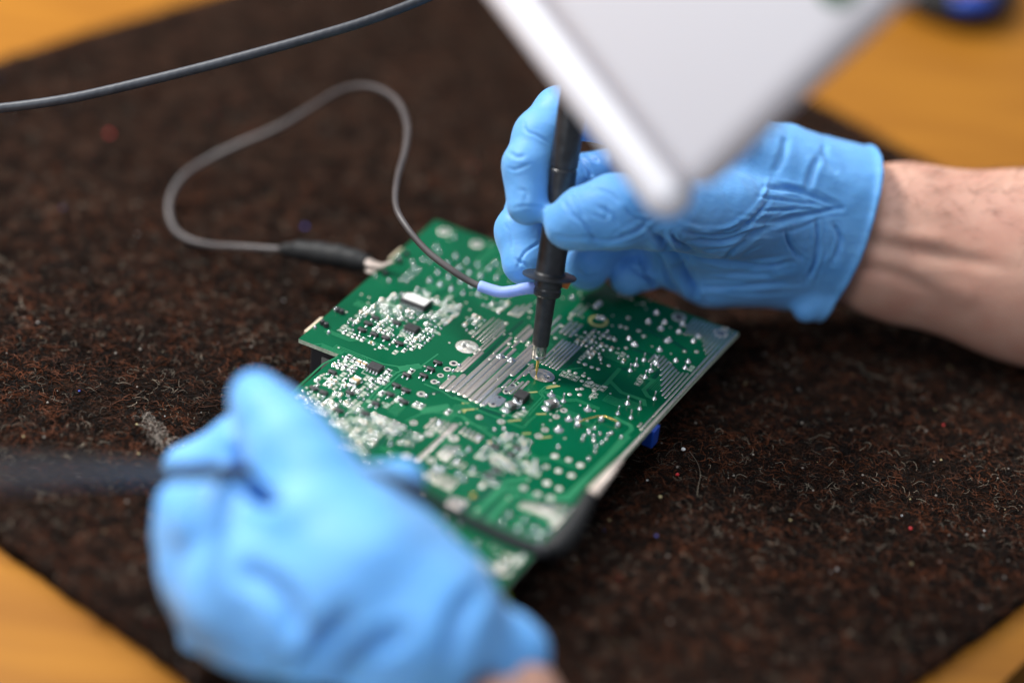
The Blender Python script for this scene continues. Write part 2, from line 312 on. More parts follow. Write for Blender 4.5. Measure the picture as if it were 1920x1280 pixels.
lv = [0]
def trs(q, L, w=0.5, m='trace'):
    for pts in L: lv[0] = (lv[0]+1) % 9; tr(q, pts, w, m, lv[0]*0.35)
trs(q4, [[(1170, 180), (1210, 145), (1300, 235), (1480, 300), (1490, 345)], [(1290, 45), (1180, 170)], [(1500, 120), (1560, 140), (1480, 215), (1510, 265), (1565, 290)], [(1240, 435), (1300, 465), (1375, 500), (1385, 530), (1310, 600), (1150, 790), (880, 1090), (700, 1090)]], 1.5)
trs(q4, [[(990, 40), (800, 60)], [(690, 190), (640, 235), (670, 270), (500, 450)], [(700, 205), (660, 235), (690, 280), (560, 420)], [(820, 130), (760, 170), (690, 190)], [(630, 410), (560, 470), (520, 515)], [(750, 250), (790, 330), (830, 380)], [(1100, 460), (1040, 560)]], 0.45)
trs(q4, [[(700, 205), (810, 185)], [(520, 240), (630, 232)], [(620, 410), (700, 408)], [(690, 190), (790, 180)], [(660, 600), (740, 590)], [(510, 567), (575, 563)], [(390, 467), (500, 455)], [(25, 325), (80, 320)], [(25, 378), (155, 367)], [(620, 572), (660, 600)]], 0.55, 'ochre')
trs(q5, [[(870, 270), (1085, 240)], [(600, 560), (860, 330), (1040, 310)], [(740, 590), (920, 385), (1010, 372)], [(1040, 392), (1130, 370)], [(1230, 405), (1390, 382), (1870, -100)], [(640, 540), (870, 280)]], 2.2)
trs(q3, [[(880, 250), (950, 190), (1060, 190)], [(1200, 100), (1050, 210), (880, 270)], [(20, 420), (280, 180), (400, 120)], [(880, 240), (700, 400), (560, 560)], [(900, 260), (720, 420), (600, 560)], [(1090, 340), (1240, 400), (1310, 450), (1450, 490)], [(1330, 440), (1500, 540), (1700, 620), (1877, 690)],
          [(1370, 460), (1500, 500), (1800, 600)], [(590, 110), (760, 180), (880, 200), (900, 230)], [(1050, 540), (1290, 510)], [(940, 640), (1100, 560), (1220, 570), (1400, 600), (1560, 710), (1640, 760)], [(1380, 590), (1440, 650), (1600, 700)]], 0.6)
trs(q3, [[(1390, 495), (1450, 490)], [(1390, 550), (1520, 540)], [(1405, 570), (1425, 545)]], 0.55, 'ochre')
band([q3(1060, 560), q3(1290, 520)], 3.2, T-0.05, T+0.02, 'copper_trace', M['trace']); band([q3(890, 220), q3(1060, 195)], 3.0, T-0.05, T+0.018, 'copper_trace', M['trace'])
for k in range(7):      # parallel fine traces in the middle and lower right
    trs(q3, [[(760+k*14, 430+k*5), (860+k*14, 330+k*5)], [(800+k*10, 560+k*6), (880+k*10, 480+k*6)]], 0.3)
    trs(q2, [[(1080+k*16, 1060+k*5), (1180+k*3, 960+k*16)]], 0.3)
# dark channels between copper pours
def chn(q, L, w):
    for pts in L: lv[0] = (lv[0]+1) % 9; band([q(*p) for p in pts], w, T-0.05, T+0.006+lv[0]*0.0015, 'board_channel', M['gap'])
chn(q2, [[(340, 600), (560, 690), (680, 690)], [(1090, 590), (1200, 650), (1300, 690), (1400, 760)], [(960, 740), (1140, 800), (1280, 880), (1330, 925)], [(390, 920), (560, 760)], [(740, 1030), (860, 900), (940, 905)], [(1060, 1090), (1190, 900)]], 1.6)
chn(q7, [[(380, 960), (480, 1080), (600, 1090), (700, 1150), (880, 1240), (1000, 1270)], [(630, 890), (720, 840), (1000, 560), (1180, 400)], [(980, 1000), (1060, 930), (1180, 840), (1290, 760)], [(540, 870), (640, 880)]], 1.3)
chn(q3, [[(1690, 390), (1760, 290)], [(1690, 390), (1800, 450)], [(880, 640), (760, 800), (620, 900)], [(1040, 440), (1220, 400)]], 1.2)
chn(q5, [[(560, 470), (800, 330)], [(700, 400), (860, 240)], [(700, 560), (880, 420)]], 1.4)
dr0 = (np.array(bb)-np.array(rr)); dr0 /= np.linalg.norm(dr0)
# --- tinned stripes
def stripe(q, a, b_, w, h=0.13, m='tin'):
    A_, B2 = q(*a), q(*b_); t_ = A_+dr0*((B2-A_)@dr0); mid = (B2-t_)*0.35
    band([A_+mid, t_+mid], w*1.2, T, T+h, 'solder_stripe', M[m], rnd=True)
for a, b_, w in [((725, 555), (895, 372), .55), ((770, 575), (940, 380), .55), ((800, 590), (975, 395), .55), ((822, 605), (1000, 415), .55), ((790, 660), (1010, 440), .55), ((810, 670), (1020, 490), .7),
                 ((560, 865), (680, 735), .8), ((590, 865), (790, 665), .9), ((630, 865), (800, 690), 1.0), ((440, 1010), (545, 918), 1.7), ((495, 1035), (635, 905), 1.7), ((555, 1045), (910, 720), 1.7), ((610, 1068), (945, 755), 1.8), ((665, 1088), (1005, 765), 2.0),
                 ((710, 1122), (1100, 770), 1.7), ((762, 1142), (1290, 660), 1.7), ((820, 1170), (960, 1030), 1.8), ((1085, 895), (1300, 700), 1.6), ((915, 698), (1080, 560), 1.0), ((985, 700), (1050, 640), .95), ((1040, 730), (1110, 665), 1.1), ((1090, 640), (1270, 480), .9), ((1110, 770), (1280, 610), 1.0), ((1130, 560), (1240, 450), 1.1), ((1180, 590), (1290, 490), 1.1), ((1060, 340), (1130, 270), .75), ((1098, 350), (1190, 260), .75), ((1140, 358), (1260, 250), .75),
                 ((1352, 790), (1530, 570), .75), ((1381, 803), (1566, 585), .75), ((1410, 815), (1602, 598), .75), ((1440, 828), (1638, 610), .75), ((1470, 840), (1675, 618), .75), ((1500, 852), (1712, 625), .75),
                 ((1530, 505), (1640, 412), .95), ((1576, 520), (1680, 422), .95), ((1622, 537), (1725, 440), .95), ((1640, 330), (1730, 260), .9), ((1690, 348), (1772, 280), .9), ((1450, 520), (1520, 430), .8), ((1440, 450), (1520, 360), .8),
                 ((1000, 1010), (1070, 945), .9), ((1075, 1070), (1180, 965), .9), ((1110, 960), (1270, 800), .9), ((1155, 1035), (1240, 962), .9), ((1190, 900), (1290, 830), .9), ((1050, 1010), (1120, 945), .7)]:
    stripe(q7, a, b_, w)
for k in range(6): stripe(q3, (1105+k*36, 688+k*14-k*k*0), (1172+k*32, 612+k*10), .75)
stripe(q3, (1042, 948), (1335, 665), 1.5)
for k in range(5): stripe(q3, (1375+k*34, 728+k*18), (1420+k*34, 690+k*17), .8)
for a, b_ in [((1195, 905), (1280, 830)), ((1215, 925), (1312, 832)), ((1240, 945), (1342, 835)), ((1255, 955), (1368, 840)), ((1315, 968), (1350, 935)), ((1345, 990), (1380, 955)), ((1385, 1010), (1420, 980))]: stripe(q3, a, b_, .7)
for k in range(9): stripe(q3, (1085+k*26, 1085+k*14), (1150+k*26, 1025+k*10), 0.6)
for k in range(14): stripe(q5, (1000+k*24, 470+min(k, 9)*9+max(0, k-9)*30), (1035+k*31, 432+k*1.5), 0.6)
for k in range(5): stripe(q5, (400+k*28, 450+k*12), (460+k*28, 390+k*8), 1.0)
# right edge hatch: long parallel stripes along the board edge, cut around the green islands
reg = [q2(*p) for p in [(1440, 495), (1395, 570), (1375, 625), (1520, 640), (1532, 745), (1556, 790), (1490, 885), (1400, 942), (1330, 925), (1285, 875), (1215, 800), (1120, 780), (1065, 830), (1120, 850), (1190, 905), (1195, 1110), (1222, 1135), (1120, 1290)]]+[q4(*p) for p in [(1430, 500), (1450, 525), (1455, 560), (1010, 1045), (1075, 1065)]]+[tuple(rr*0.999)]
red_ = np.array(bb)-np.array(rr); Ls = np.linalg.norm(red_); dr = red_/Ls; nin = np.array([-dr[1], dr[0]]); 
if nin[0] > 0: nin = -nin
for k in range(15):
    s0 = None
    for s in np.linspace(0.6, Ls, 420):
        p = np.array(rr)+dr*s+nin*(1.0+k*1.42); ok = inside(p[None], reg)[0] and inside(p[None], outline)[0]
        if ok and s0 is None: s0 = p
        if (not ok or s == Ls) and s0 is not None:
            if np.linalg.norm(p-s0) > 2: band([s0, p-dr*0.4], 0.8, T, T+0.12, 'solder_stripe', M['tin'], rnd=True)
            s0 = None
band([np.array(rr)+dr*1+nin*0.35, np.array(rr)+dr*Ls*0.63+nin*0.35], 0.4, T, T+0.1, 'solder_stripe', M['tin'], rnd=True)
# --- pad, joint and component builders
def pad(r): return lambda: MB().lathe([(r, -0.02), (r, 0.05), (r*0.8, 0.16), (r*0.4, 0.25), (0.02, 0.27)], n=14)
def ring(r, hr): 
    def f():
        m_ = MB(); n = 18
        vs = [(R*math.cos(2*math.pi*i/n), R*math.sin(2*math.pi*i/n), z) for R, z in ((r, 0), (r*0.93, 0.1), (hr*1.15, 0.1), (hr, -0.6)) for i in range(n)]
        m_.add(vs, [(k*n+i, k*n+(i+1) % n, k*n+n+(i+1) % n, k*n+n+i) for k in range(3) for i in range(n)], 0)
        m_.lathe([(hr*1.12, 0.0), (hr*1.12, 0.055)], n=n, mi=1); return m_
    return f
def joint(r, ph, lean=0):
    def f():
        m_ = MB(); m_.lathe([(r*1.15, -0.02), (r*1.1, 0.06), (r*0.8, 0.3), (r*0.5, 0.75), (r*0.33, 1.0)], n=16)
        m_.tube([(0, 0, 0.6), (lean*0.4, 0, ph*0.6), (lean, 0, ph), (lean, 0, ph+0.12)], [r*0.34, r*0.32, r*0.3, r*0.12], 10); return m_
    return f
def ball(r): return lambda: MB().lathe([(r*1.1, -0.02), (r*1.12, 0.1), (r, 0.5*r), (r*0.85, 1.0*r), (r*0.5, 1.4*r), (r*0.15, 1.55*r)], n=16)
def chipres(L, W_, H):        # two-terminal part with its pads
    def f():
        m_ = MB(); m_.box((0, 0, H/2+0.08), (L*0.56, W_, H), 0, ch=0.06)
        for s in (-1, 1): m_.box((s*L*0.39, 0, H/2+0.06), (L*0.22, W_*1.02, H*1.04), 1, ch=0.06); m_.box((s*L*0.5, 0, 0.05), (L*0.42, W_*1.15, 0.1), 2, ch=0.03)
        return m_
    return f
def sot():
    m_ = MB(); m_.box((0, 0, 0.65), (2.9, 1.4, 1.0), 0, ch=0.15)
    for x, y in ((-0.95, -1), (0.95, -1), (0, 1)):
        m_.box((x, y*0.85, 0.42), (0.42, 0.35, 0.16), 1); m_.box((x, y*1.1, 0.25), (0.42, 0.18, 0.4), 1); m_.box((x, y*1.35, 0.09), (0.6, 0.7, 0.16), 1, ch=0.05)
    return m_
def soic(n, w, h, H, p, key, root_name='chip', body='chip', pos=(0, 0)):
    root = ob(root_name, None, board, (pos[0], pos[1], T)); root.empty_display_size = 0.003
    c_ = MB().box((0, 0, H/2+0.12), (w, h, H), 0, ch=0.2).mesh('chip_body', M[body]); ob('chip_body', c_, root)
    ld = MB(); pw = p*0.42
    ld.box((0, 0.15, H*0.5), (pw, 0.5, 0.2), 0); ld.box((0, 0.45, H*0.28), (pw, 0.2, H*0.5), 0); ld.box((0, 0.85, 0.12), (pw*1.15, 0.9, 0.2), 0, ch=0.05)
    lm = ld.mesh('lead', M['solder'])
    for i in range(n):
        for s in (-1, 1): ob('lead', lm, root, ((i-(n-1)/2)*p, s*h/2, 0), 0 if s > 0 else math.pi)
    return root
def frame(c, w, h, t=0.14, gap=None, rot=0):
    ca, sa = math.cos(rot), math.sin(rot)
    for dx, dy, sx, sy in ((0, h/2, w+t, t), (0, -h/2, w+t, t), (w/2, 0, t, h-t), (-w/2, 0, t, h-t)):
        if gap and (dx, dy) == gap: continue
        sk.box((c[0]+dx*ca-dy*sa, c[1]+dx*sa+dy*ca, T+0.055), (sx, sy, 0.02), 0, rot)
def dots(q, L, name, key, fn, mats, rvar=True):
    for p in L: inst(name, key, fn, mats, q(*p), random.uniform(0, 6.28), scale=(s_ := random.uniform(0.85, 1.15), s_, 1))
# --- round tinned points
dots(q1, [(1340, 345), (1430, 385), (1515, 415), (1605, 445), (1655, 405), (1275, 405), (1365, 440), (1450, 475), (1540, 505), (1668, 515), (1195, 475), (1285, 510), (1380, 545), (1465, 580), (1130, 540), (1215, 570), (1305, 605), (1400, 640), (1520, 645), (1185, 275)], 'solder_joint', 'joint_mid', joint(0.85, 1.5), M['solder'])
dots(q1, [(1210, 320), (1080, 375), (1135, 390), (990, 390), (1010, 430), (700, 508), (808, 545), (880, 355), (1035, 607), (1085, 628), (900, 540), (930, 510), (965, 480), (1000, 450), (950, 545), (985, 515), (1020, 485), (1050, 455), (380, 770), (215, 915), (325, 955), (900, 655), (870, 680), (1330, 195)], 'solder_point', 'ball_s', ball(0.6), M['solder'])
for p in [(1250, 145), (1510, 245)]: inst('ring_pad', 'ring_big', ring(2.4, 1.1), [M['tinp'], M['hole']], q1(*p))
for p in [(775, 490), (890, 390), (945, 335), (400, 785), (430, 800), (275, 885), (305, 905)]: inst('plastic_peg', 'peg', lambda: MB().lathe([(1.0, -0.1), (1.0, 1.0), (0.75, 1.6), (0.3, 1.8)], n=14), M['blackp'], q1(*p))
dots(q2, [(480, 335), (670, 405), (700, 380), (690, 495), (725, 500), (1155, 455), (1090, 525), (1220, 530), (1190, 580), (1365, 545), (1335, 605), (1490, 645), (1450, 680), (1180, 750), (1310, 835), (1410, 845), (1385, 895), (935, 660), (1240, 680), (985, 710), (1255, 670), (970, 705)], 'solder_joint', 'joint_low', joint(0.95, 1.2), M['solder'])
dots(q2, [(930, 495), (870, 562), (912, 575), (1015, 597), (1055, 640), (912, 735), (1380, 762), (1478, 765), (775, 655), (820, 670), (620, 778), (705, 810), (775, 878), (535, 848), (583, 865), (640, 888), (690, 903), (860, 310), (908, 325), (955, 340), (1048, 380), (400, 560), (755, 720), (1690, 575), (1720, 580), (145, 445), (480, 470), (465, 500), (135, 690)], 'solder_point', 'pad_m', pad(0.75), M['tinp'])
for p, r in [((1670, 618), 2.6), ((1335, 490), 2.5)]: inst('mounting_hole', 'mh%d' % r, ring(r, 1.3), [M['tinp'], M['hole']], q2(*p))
inst('ring_pad', 'bigring', ring(3.6, 2.2), [M['ochre'], M['mask']], q2(690, 520)); 
dots(q2, [(1055, 830), (990, 870), (945, 915), (1155, 862), (1108, 915), (1065, 968), (1145, 850)], 'solder_joint', 'joint_pin', joint(0.9, 2.9, 0.15), M['solder'])
dots(q4, [(1565, 287), (1350, 325), (1448, 366), (1273, 405), (1378, 438), (837, 305)], 'solder_joint', 'joint_tall', joint(0.8, 3.1, 0.2), M['solder'])
dots(q4, [(880, 452), (957, 450), (1033, 372), (800, 535), (740, 258)], 'solder_joint', 'joint_blob', joint(1.25, 1.7), M['solder'])
dots(q4, [(950, 500), (1140, 458), (1272, 503)], 'solder_ball', 'ball_l', ball(1.0), M['solder'])
dots(q4, [(1040, 565), (1130, 572), (1085, 528), (1078, 590), (990, 620), (1080, 628), (1180, 615), (1300, 598), (1145, 645), (1098, 675), (1090, 715), (1040, 770), (797, 680), (285, 540), (360, 535), (1195, 580), (1040, 545), (1220, 565), (520, 372), (1000, 590), (545, 690), (470, 700), (495, 745)], 'solder_point', 'ball_s', ball(0.6), M['solder'])
dots(q4, [(885, 65), (935, 82), (998, 103), (1043, 125), (1065, 155), (985, 145), (888, 252), (968, 255), (1083, 222), (1115, 50), (1010, 12), (1065, 35), (1200, 22), (765, 162), (950, 212), (985, 208)], 'solder_point', 'pad_m', pad(0.75), M['tinp'])
dots(q4, [(690, 535), (770, 745), (880, 775), (800, 860), (975, 818), (905, 900), (705, 960), (805, 1005), (700, 830), (630, 1050), (520, 1000), (735, 1080), (170, 435), (340, 470), (640, 585), (780, 430), (840, 380)], 'ring_pad', 'ring_m', ring(1.2, 0.42), [M['tinp'], M['hole']])
dots(q3, [(1065, 420), (1325, 175), (1275, 222), (1220, 272), (1170, 322), (1800, 352), (1745, 402), (1690, 452), (1640, 502), (1530, 605), (1005, 650)], 'ring_pad', 'ring_l', ring(1.35, 0.6), [M['tinp'], M['hole']])
dots(q3, [(1130, 735), (1325, 775), (1145, 950), (945, 915)], 'ring_pad', 'ring_xl', ring(1.6, 0.55), [M['tinp'], M['hole']])
dots(q3, [(820, 820), (1445, 865), (1200, 1025), (1240, 1020), (1180, 1010), (1350, 960), (1210, 650), (1530, 770), (1480, 1020)], 'solder_joint', 'joint_low', joint(0.95, 1.2), M['solder'])
dots(q3, [(1105, 440), (1105, 440), (1370, 195), (1320, 240), (1285, 285), (1205, 335), (640, 905), (635, 970), (740, 960), (1000, 945), (1340, 895), (1375, 900), (1405, 910), (1365, 1055), (1405, 1105), (1650, 710), (1725, 700), (1750, 745), (1690, 820), (815, 900), (825, 940), (1000, 1050)], 'solder_point', 'ball_s', ball(0.6), M['solder'])
dots(q5, [(915, 530), (865, 590), (1045, 580), (990, 645), (1080, 680), (1160, 695), (1160, 750), (1235, 660), (410, 580), (515, 615), (465, 670), (415, 715), (360, 630), (660, 765), (540, 470), (555, 250), (510, 205), (1130, 640)], 'solder_joint', 'joint_low', joint(0.95, 1.2), M['solder'])
dots(q5, [(1220, 280), (1315, 325), (1410, 215), (1310, 180), (1485, 135), (1285, 60), (1390, 90), (240, 350), (500, 500), (900, 1000), (970, 890), (870, 1000), (700, 930), (610, 930), (820, 960), (920, 870), (980, 920), (1010, 880), (850, 930), (620, 200), (700, 305)], 'solder_point', 'pad_l', pad(1.0), M['tinp'])
inst('solder_joint', 'gold_joint', joint(1.0, 1.3), M['gold'], q5(630, 380), lab='gold coloured solder joint')
for p in [(500, 1236), ]: inst('solder_joint', 'gold_joint', joint(1.0, 1.3), M['gold'], q3(1480-500+500, 1236))
# twin hole pads in the stripe field
def rpad(w, h, r, m_='tinp'):
    def f():
        pl_ = []
        for sx, sy, a0 in ((1, 1, 0), (-1, 1, 90), (-1, -1, 180), (1, -1, 270)):
            for k in range(4): a = math.radians(a0+k*30); pl_.append((sx*(w/2-r)+r*math.cos(a), sy*(h/2-r)+r*math.sin(a)))
        return MB().prism(pl_, 0, 0.17)
    return f
inst('solder_pad', 'twin_a', rpad(4.6, 5.6, 1.0), M['tin'], q7(945, 1140), 0.0)
inst('solder_pad', 'twin_b', rpad(2.2, 4.8, 0.8), M['tin'], q7(1060, 1025), -0.25)
for p in [(970, 1110), (910, 1170), (1085, 997), (1027, 1055)]: 
    c = q7(*p); ob('pad_hole_disc', MB().lathe([(0.6, -0.1), (0.6, 0.19)], n=14).mesh('pad_hole_disc', M['hole']), board, (c[0], c[1], T))  # solid dark disc in place of a shaded opening
for p in [(975, 728), (1075, 762)]: inst('solder_joint', 'joint_fat', joint(1.5, 0.9), M['solder'], q7(*p))
for p in [(1225, 625), (1120, 590), (1485, 560), (1060, 612), (1030, 425), (880, 755), (790, 665), (745, 702)]: inst('solder_point', 'pad_m', pad(0.75), M['tinp'], q7(*p))
# large lumpy solder discs
def lump(rx, ry, seed, lumps, h=0.5):
    random.seed(seed); m_ = MB(); n = 30; vs = []; R = 7
    for k in range(R+1):
        t = k/R
        for i in range(n):
            a = 2*math.pi*i/n; z = h*(1-t**4)*0.7
            x, y = rx*t*math.cos(a), ry*t*math.sin(a); z += sum(A*math.exp(-((x-cx)**2+(y-cy)**2)/s) for cx, cy, A, s in lumps)*(1-t**6); vs.append((x, y, z if t < 1 else 0))
    fs = [(k*n+i, k*n+n+i, k*n+n+(i+1) % n, k*n+(i+1) % n) for k in range(R) for i in range(n)]
    return m_.add(vs, fs)
LA = [(random.uniform(-3.4, 3), random.uniform(-2.6, 2.6), random.uniform(-0.55, 0.9), random.uniform(0.25, 0.7)) for _ in range(34)]
LB = [(random.uniform(-3.2, 3), random.uniform(-2.4, 2.4), random.uniform(-0.35, 0.4), random.uniform(0.3, 1.1)) for _ in range(20)]
c = q7(668, 640); ob('solder_lump', lump(4.1, 3.9, 3, LA).mesh('solder_lump', M['tinp'], True), board, (c[0], c[1], T+0.02))
c = q7(1362, 906); ob('solder_lump', lump(4.5, 3.6, 4, LB, 0.3).mesh('solder_lump', M['tin'], True), board, (c[0], c[1], T+0.19))
# --- chips
c = q1(1022, 725); sc = soic(10, 10.2, 5.6, 1.9, 0.95, 'big', pos=c); ob('paper_label', MB().prism([(-4.6, -1.8), (4.4, -1.8), (4.4, 2.3), (-3.4, 2.3), (-3.4, 1.6), (-4.6, 1.6)], 2.03, 2.09).mesh('paper_label', M['label']), sc)
soic(4, 4.9, 3.6, 1.5, 1.2, 's', pos=q3(698, 222)); frame(q3(690, 240), 6.2, 6.4)
soic(4, 4.9, 3.6, 1.4, 1.2, 's', pos=q1(990, 932)); frame(q1(990, 940), 6, 6)
soic(2, 4.4, 4.2, 2.2, 2.3, 's', pos=q4(500, 288))
for q, L in ((q3, [(355, 255), (205, 385), (285, 418), (495, 420), (950, 278), (1195, 180), (1140, 230), (1085, 283), (865, 362), (940, 400), (815, 432), (925, 492), (700, 505), (405, 560), (620, 585)]),
             (q1, [(700, 845), (640, 890), (590, 940), (690, 975), (780, 1005), (890, 1050), (870, 885)]), (q4, [(290, 680), (465, 690), (415, 740), (300, 868), (240, 908)])):
    for p in L: inst('transistor', 'sot', sot, [M['chip'], M['solder']], q(*p), random.choice((0, math.pi))+random.gauss(0, 0.03))
for p, rz in (((740, 350), 1.1), ((420, 362), 1.2)): inst('capacitor', 'bigcap', chipres(4.6, 2.6, 2.1), [M['chipg'], M['solder'], M['solder']], q4(*p), rz)
inst('capacitor', 'tancap', chipres(3.4, 2.6, 1.6), [M['tanc'], M['solder'], M['solder']], q3(540, 330), 1.45)
for p in [(568, 175), (612, 192)]: inst('capacitor', 'tancap_s', chipres(2.2, 1.4, 0.9), [M['tanc'], M['solder'], M['solder']], q3(*p), math.pi/2); frame(q3(*p), 2.2, 3.2)
for p in [(482, 125), (525, 150), (400, 190), (455, 205), (505, 225), (985, 240), (1025, 505), (1065, 520), (1280, 565), (740, 315), (775, 325), (750, 415), (880, 465), (800, 240)]:
    inst('resistor', 'res', chipres(1.9, 1.0, 0.5), [M['chip'], M['solder'], M['tinp']], q3(*p), math.pi/2); frame(q3(*p), 1.7, 3.0)
for p in [(840, 90), (885, 105), (935, 125), (1030, 170), (1050, 175), (1100, 195), (1155, 205), (1080, 260), (1460, 120), (1440, 160), (515, 400), (470, 420)]:
    inst('resistor', 'respads', lambda: MB().box((0, 0.8, 0.06), (1.1, 0.8, 0.14), 0, ch=0.04).box((0, -0.8, 0.06), (1.1, 0.8, 0.14), 0, ch=0.04), M['tinp'], q4(*p)); frame(q4(*p), 1.9, 3.2)
# --- dense fields of small parts on a grid
used = []
def field(poly, du, dv, dens, silk=0.7, sizes=(('res', 0.45), ('pads', 0.3), ('via', 0.25))):
    P = np.array(poly); u0_, v0_ = P.min(0); u1_, v1_ = P.max(0)
    for i in range(int((u1_-u0_)/du)+1):
        for j in range(int((v1_-v0_)/dv)+1):
            c_ = np.array([u0_+(i+0.5)*du+random.uniform(-.12, .12), v0_+(j+0.5)*dv+random.uniform(-.2, .2)])
            if not inside(c_[None], poly)[0] or random.random() > dens+0.08: continue
            if any(abs(c_[0]-a) < wa and abs(c_[1]-b_) < wb for a, b_, wa, wb in used): continue
            t = random.random(); rz = random.choice((0, math.pi/2)) if random.random() < .12 else math.pi/2
            if t < 0.42:
                k = random.random()
                if k < 0.7: inst('resistor', 'res', chipres(1.9, 1.0, 0.5), [M['chip'], M['solder'], M['tinp']], c_, rz, scale=(.86, .86, .86))
                else: inst('capacitor', 'cap_s', chipres(1.8, 1.0, 0.8), [M['tanc'], M['solder'], M['solder']], c_, rz, scale=(.86, .86, .86))
                if random.random() < silk: frame(c_, 1.35, 2.35, 0.13, rot=rz+math.pi/2)
            elif t < 0.60:
                inst('solder_pads', 'respads', None, None, c_, 0, scale=(.86, .86, .86))
                if random.random() < silk: frame(c_, 1.4, 2.45, 0.13)
            elif t < 0.94: inst('solder_point', 'ball_s', ball(0.6), M['solder'], c_, scale=(.78, .78, .8))
            else:
                for k in range(3): sk.box((c_[0]-0.6+k*0.6, c_[1], T+0.05), (0.3, random.uniform(0.9, 1.4), 0.02), 0, random.uniform(-.4, .4))
for q, L in ((q3, [(355, 255), (205, 385), (285, 418), (495, 420), (815, 432), (925, 492), (700, 505), (405, 560), (620, 585)]), (q1, [(700, 845), (640, 890), (590, 940), (690, 975), (780, 1005), (890, 1050), (870, 885)]), (q4, [(290, 680), (465, 690), (415, 740), (300, 868), (240, 908)])):
    for p in L: c = q(*p); used.append((c[0], c[1], 2.2, 2.5))
for q, p, a, b_ in ((q1, (1022, 725), 6.2, 4.6), (q3, (698, 222), 3.6, 4), (q1, (990, 932), 3.6, 4), (q3, (540, 330), 2.2, 2.4), (q3, (590, 180), 2.6, 2.4)): c = q(*p); used.append((c[0], c[1], a, b_))
random.seed(5)
field([q1(*p) for p in [(400, 945), (540, 810), (620, 760), (760, 680), (900, 640), (1250, 650), (1380, 720), (1390, 790), (1230, 920), (1060, 1080), (900, 1125), (820, 1100), (640, 1030), (520, 1000)]], 1.85, 2.7, 0.84, 0.5)
field([q3(*p) for p in [(440, 120), (640, 160), (860, 240), (800, 330), (680, 400), (640, 520), (800, 600), (960, 690), (900, 760), (770, 760), (610, 900), (430, 840), (400, 680), (250, 560), (60, 470), (100, 400)]], 1.85, 2.7, 0.86, 0.55)
field([q4(*p) for p in [(130, 740), (280, 590), (420, 560), (600, 600), (560, 700), (680, 880), (600, 920), (330, 840), (220, 790)]], 1.85, 2.7, 0.84, 0.4)
field([q4(*p) for p in [(180, 960), (240, 910), (330, 930), (300, 1000), (200, 1000)]], 1.9, 2.6, 0.9, 0.3)
field([q2(*p) for p in [(480, 640), (560, 590), (720, 610), (780, 600), (860, 720), (760, 830), (700, 850), (500, 820), (580, 740)]], 2.0, 2.9, 0.75, 0.7)
field([q2(*p) for p in [(820, 770), (950, 780), (900, 850), (820, 830)]], 2.0, 2.8, 0.9, 0.5)
field([q3(*p) for p in [(790, 700), (1000, 700), (1100, 770), (1060, 850), (960, 850), (800, 760)]], 2.1, 2.9, 0.85, 0.5)
field([q7(*p) for p in [(640, 420), (720, 340), (860, 380), (720, 540), (620, 480)]], 2.2, 3.0, 0.8, 0.6)
field([q7(*p) for p in [(800, 240), (980, 220), (1060, 250), (960, 340), (830, 290)]], 2.2, 3.0, 0.7, 0.5)
field([q5(*p) for p in [(760, 900), (880, 840), (1050, 870), (960, 990), (850, 1040), (700, 980), (560, 900), (600, 850)]], 2.1, 2.8, 0.7, 0.4)
# bundles of fine masked traces and scattered small vias over the open areas
random.seed(21); keep = [np.array(o_.location[:2])/MM for o_ in board.children if o_.name.startswith(('resistor', 'transistor', 'solder_joint', 'capacitor', 'solder_point', 'ring_pad'))]
keep = np.array(keep); nb = 0
while nb < 34:
    p = np.array([random.uniform(4, outline[2][0]-4), random.uniform(4, outline[2][1]-6)])
    if not inside(p[None], outline)[0]: continue
    nb += 1; a0 = random.choice((0, 1, 2, 3))*math.pi/2+BA*0; sgn = random.choice((-1, 1)); l1_, l2_, l3_ = random.uniform(4, 14), random.uniform(2, 6), random.uniform(4, 16); g = random.uniform(0.5, 0.8)
    for k in range(random.randint(3, 6)):
        d0 = np.array([math.cos(a0), math.sin(a0)]); n0 = np.array([-d0[1], d0[0]]); d45 = (d0+n0*sgn)/2**.5
        P_ = [p+n0*k*g, p+n0*k*g+d0*(l1_-sgn*k*g*0.41)]; P_.append(P_[-1]+d45*l2_); P_.append(P_[-1]+d0*(l3_+sgn*k*g*0.41))
        P_ = [q_ for q_ in P_ if inside(q_[None], outline)[0]]
        if len(P_) > 1: lv[0] = (lv[0]+1) % 9; band(P_, 0.3, T-0.05, T+0.012+lv[0]*0.001, 'copper_trace', M['trace'])
nv = 0
while nv < 150:
    p = np.array([random.uniform(3, outline[2][0]-8), random.uniform(3, outline[2][1]-4)])
    if inside(p[None], outline)[0] and np.min(np.linalg.norm(keep-p, axis=1)) > 1.6: inst('via', 'via', lambda: MB().lathe([(0.42, -0.02), (0.4, 0.07), (0.25, 0.13), (0.03, 0.14)], n=10), M['tinp'], p); nv += 1
# jumper wire, scorch mark and printed letters
jw = MB(); P3 = [np.array([*q4(950, 496), T+1.2]), np.array([*q4(1050, 474), T+1.7]), np.array([*q4(1140, 452), T+1.4]), np.array([*q4(1205, 476), T+1.7]), np.array([*q4(1272, 497), T+1.3])]
jw.tube(catmull(P3, 6), 0.22, 8); ob('jumper_wire', jw.mesh('jumper_wire', M['gold'], True), board)
for pts in ([(390, 925), (410, 930)],): pass
def txt(s, q, p, size, rot=0):
    cu = bpy.data.curves.new('t', 'FONT'); cu.body = s; cu.size = size*MM; cu.align_x = 'CENTER'; cu.align_y = 'CENTER'; cu.extrude = 0.00001; cu.offset = 0.00003
    o = bpy.data.objects.new('t', cu); COL.objects.link(o); bpy.context.view_layer.update(); me = bpy.data.meshes.new_from_object(o); bpy.data.objects.remove(o)
    me.materials.clear(); me.materials.append(M['silk']); c_ = q(*p); ob('printed_marking', me, board, (c_[0], c_[1], T+0.04), rot)
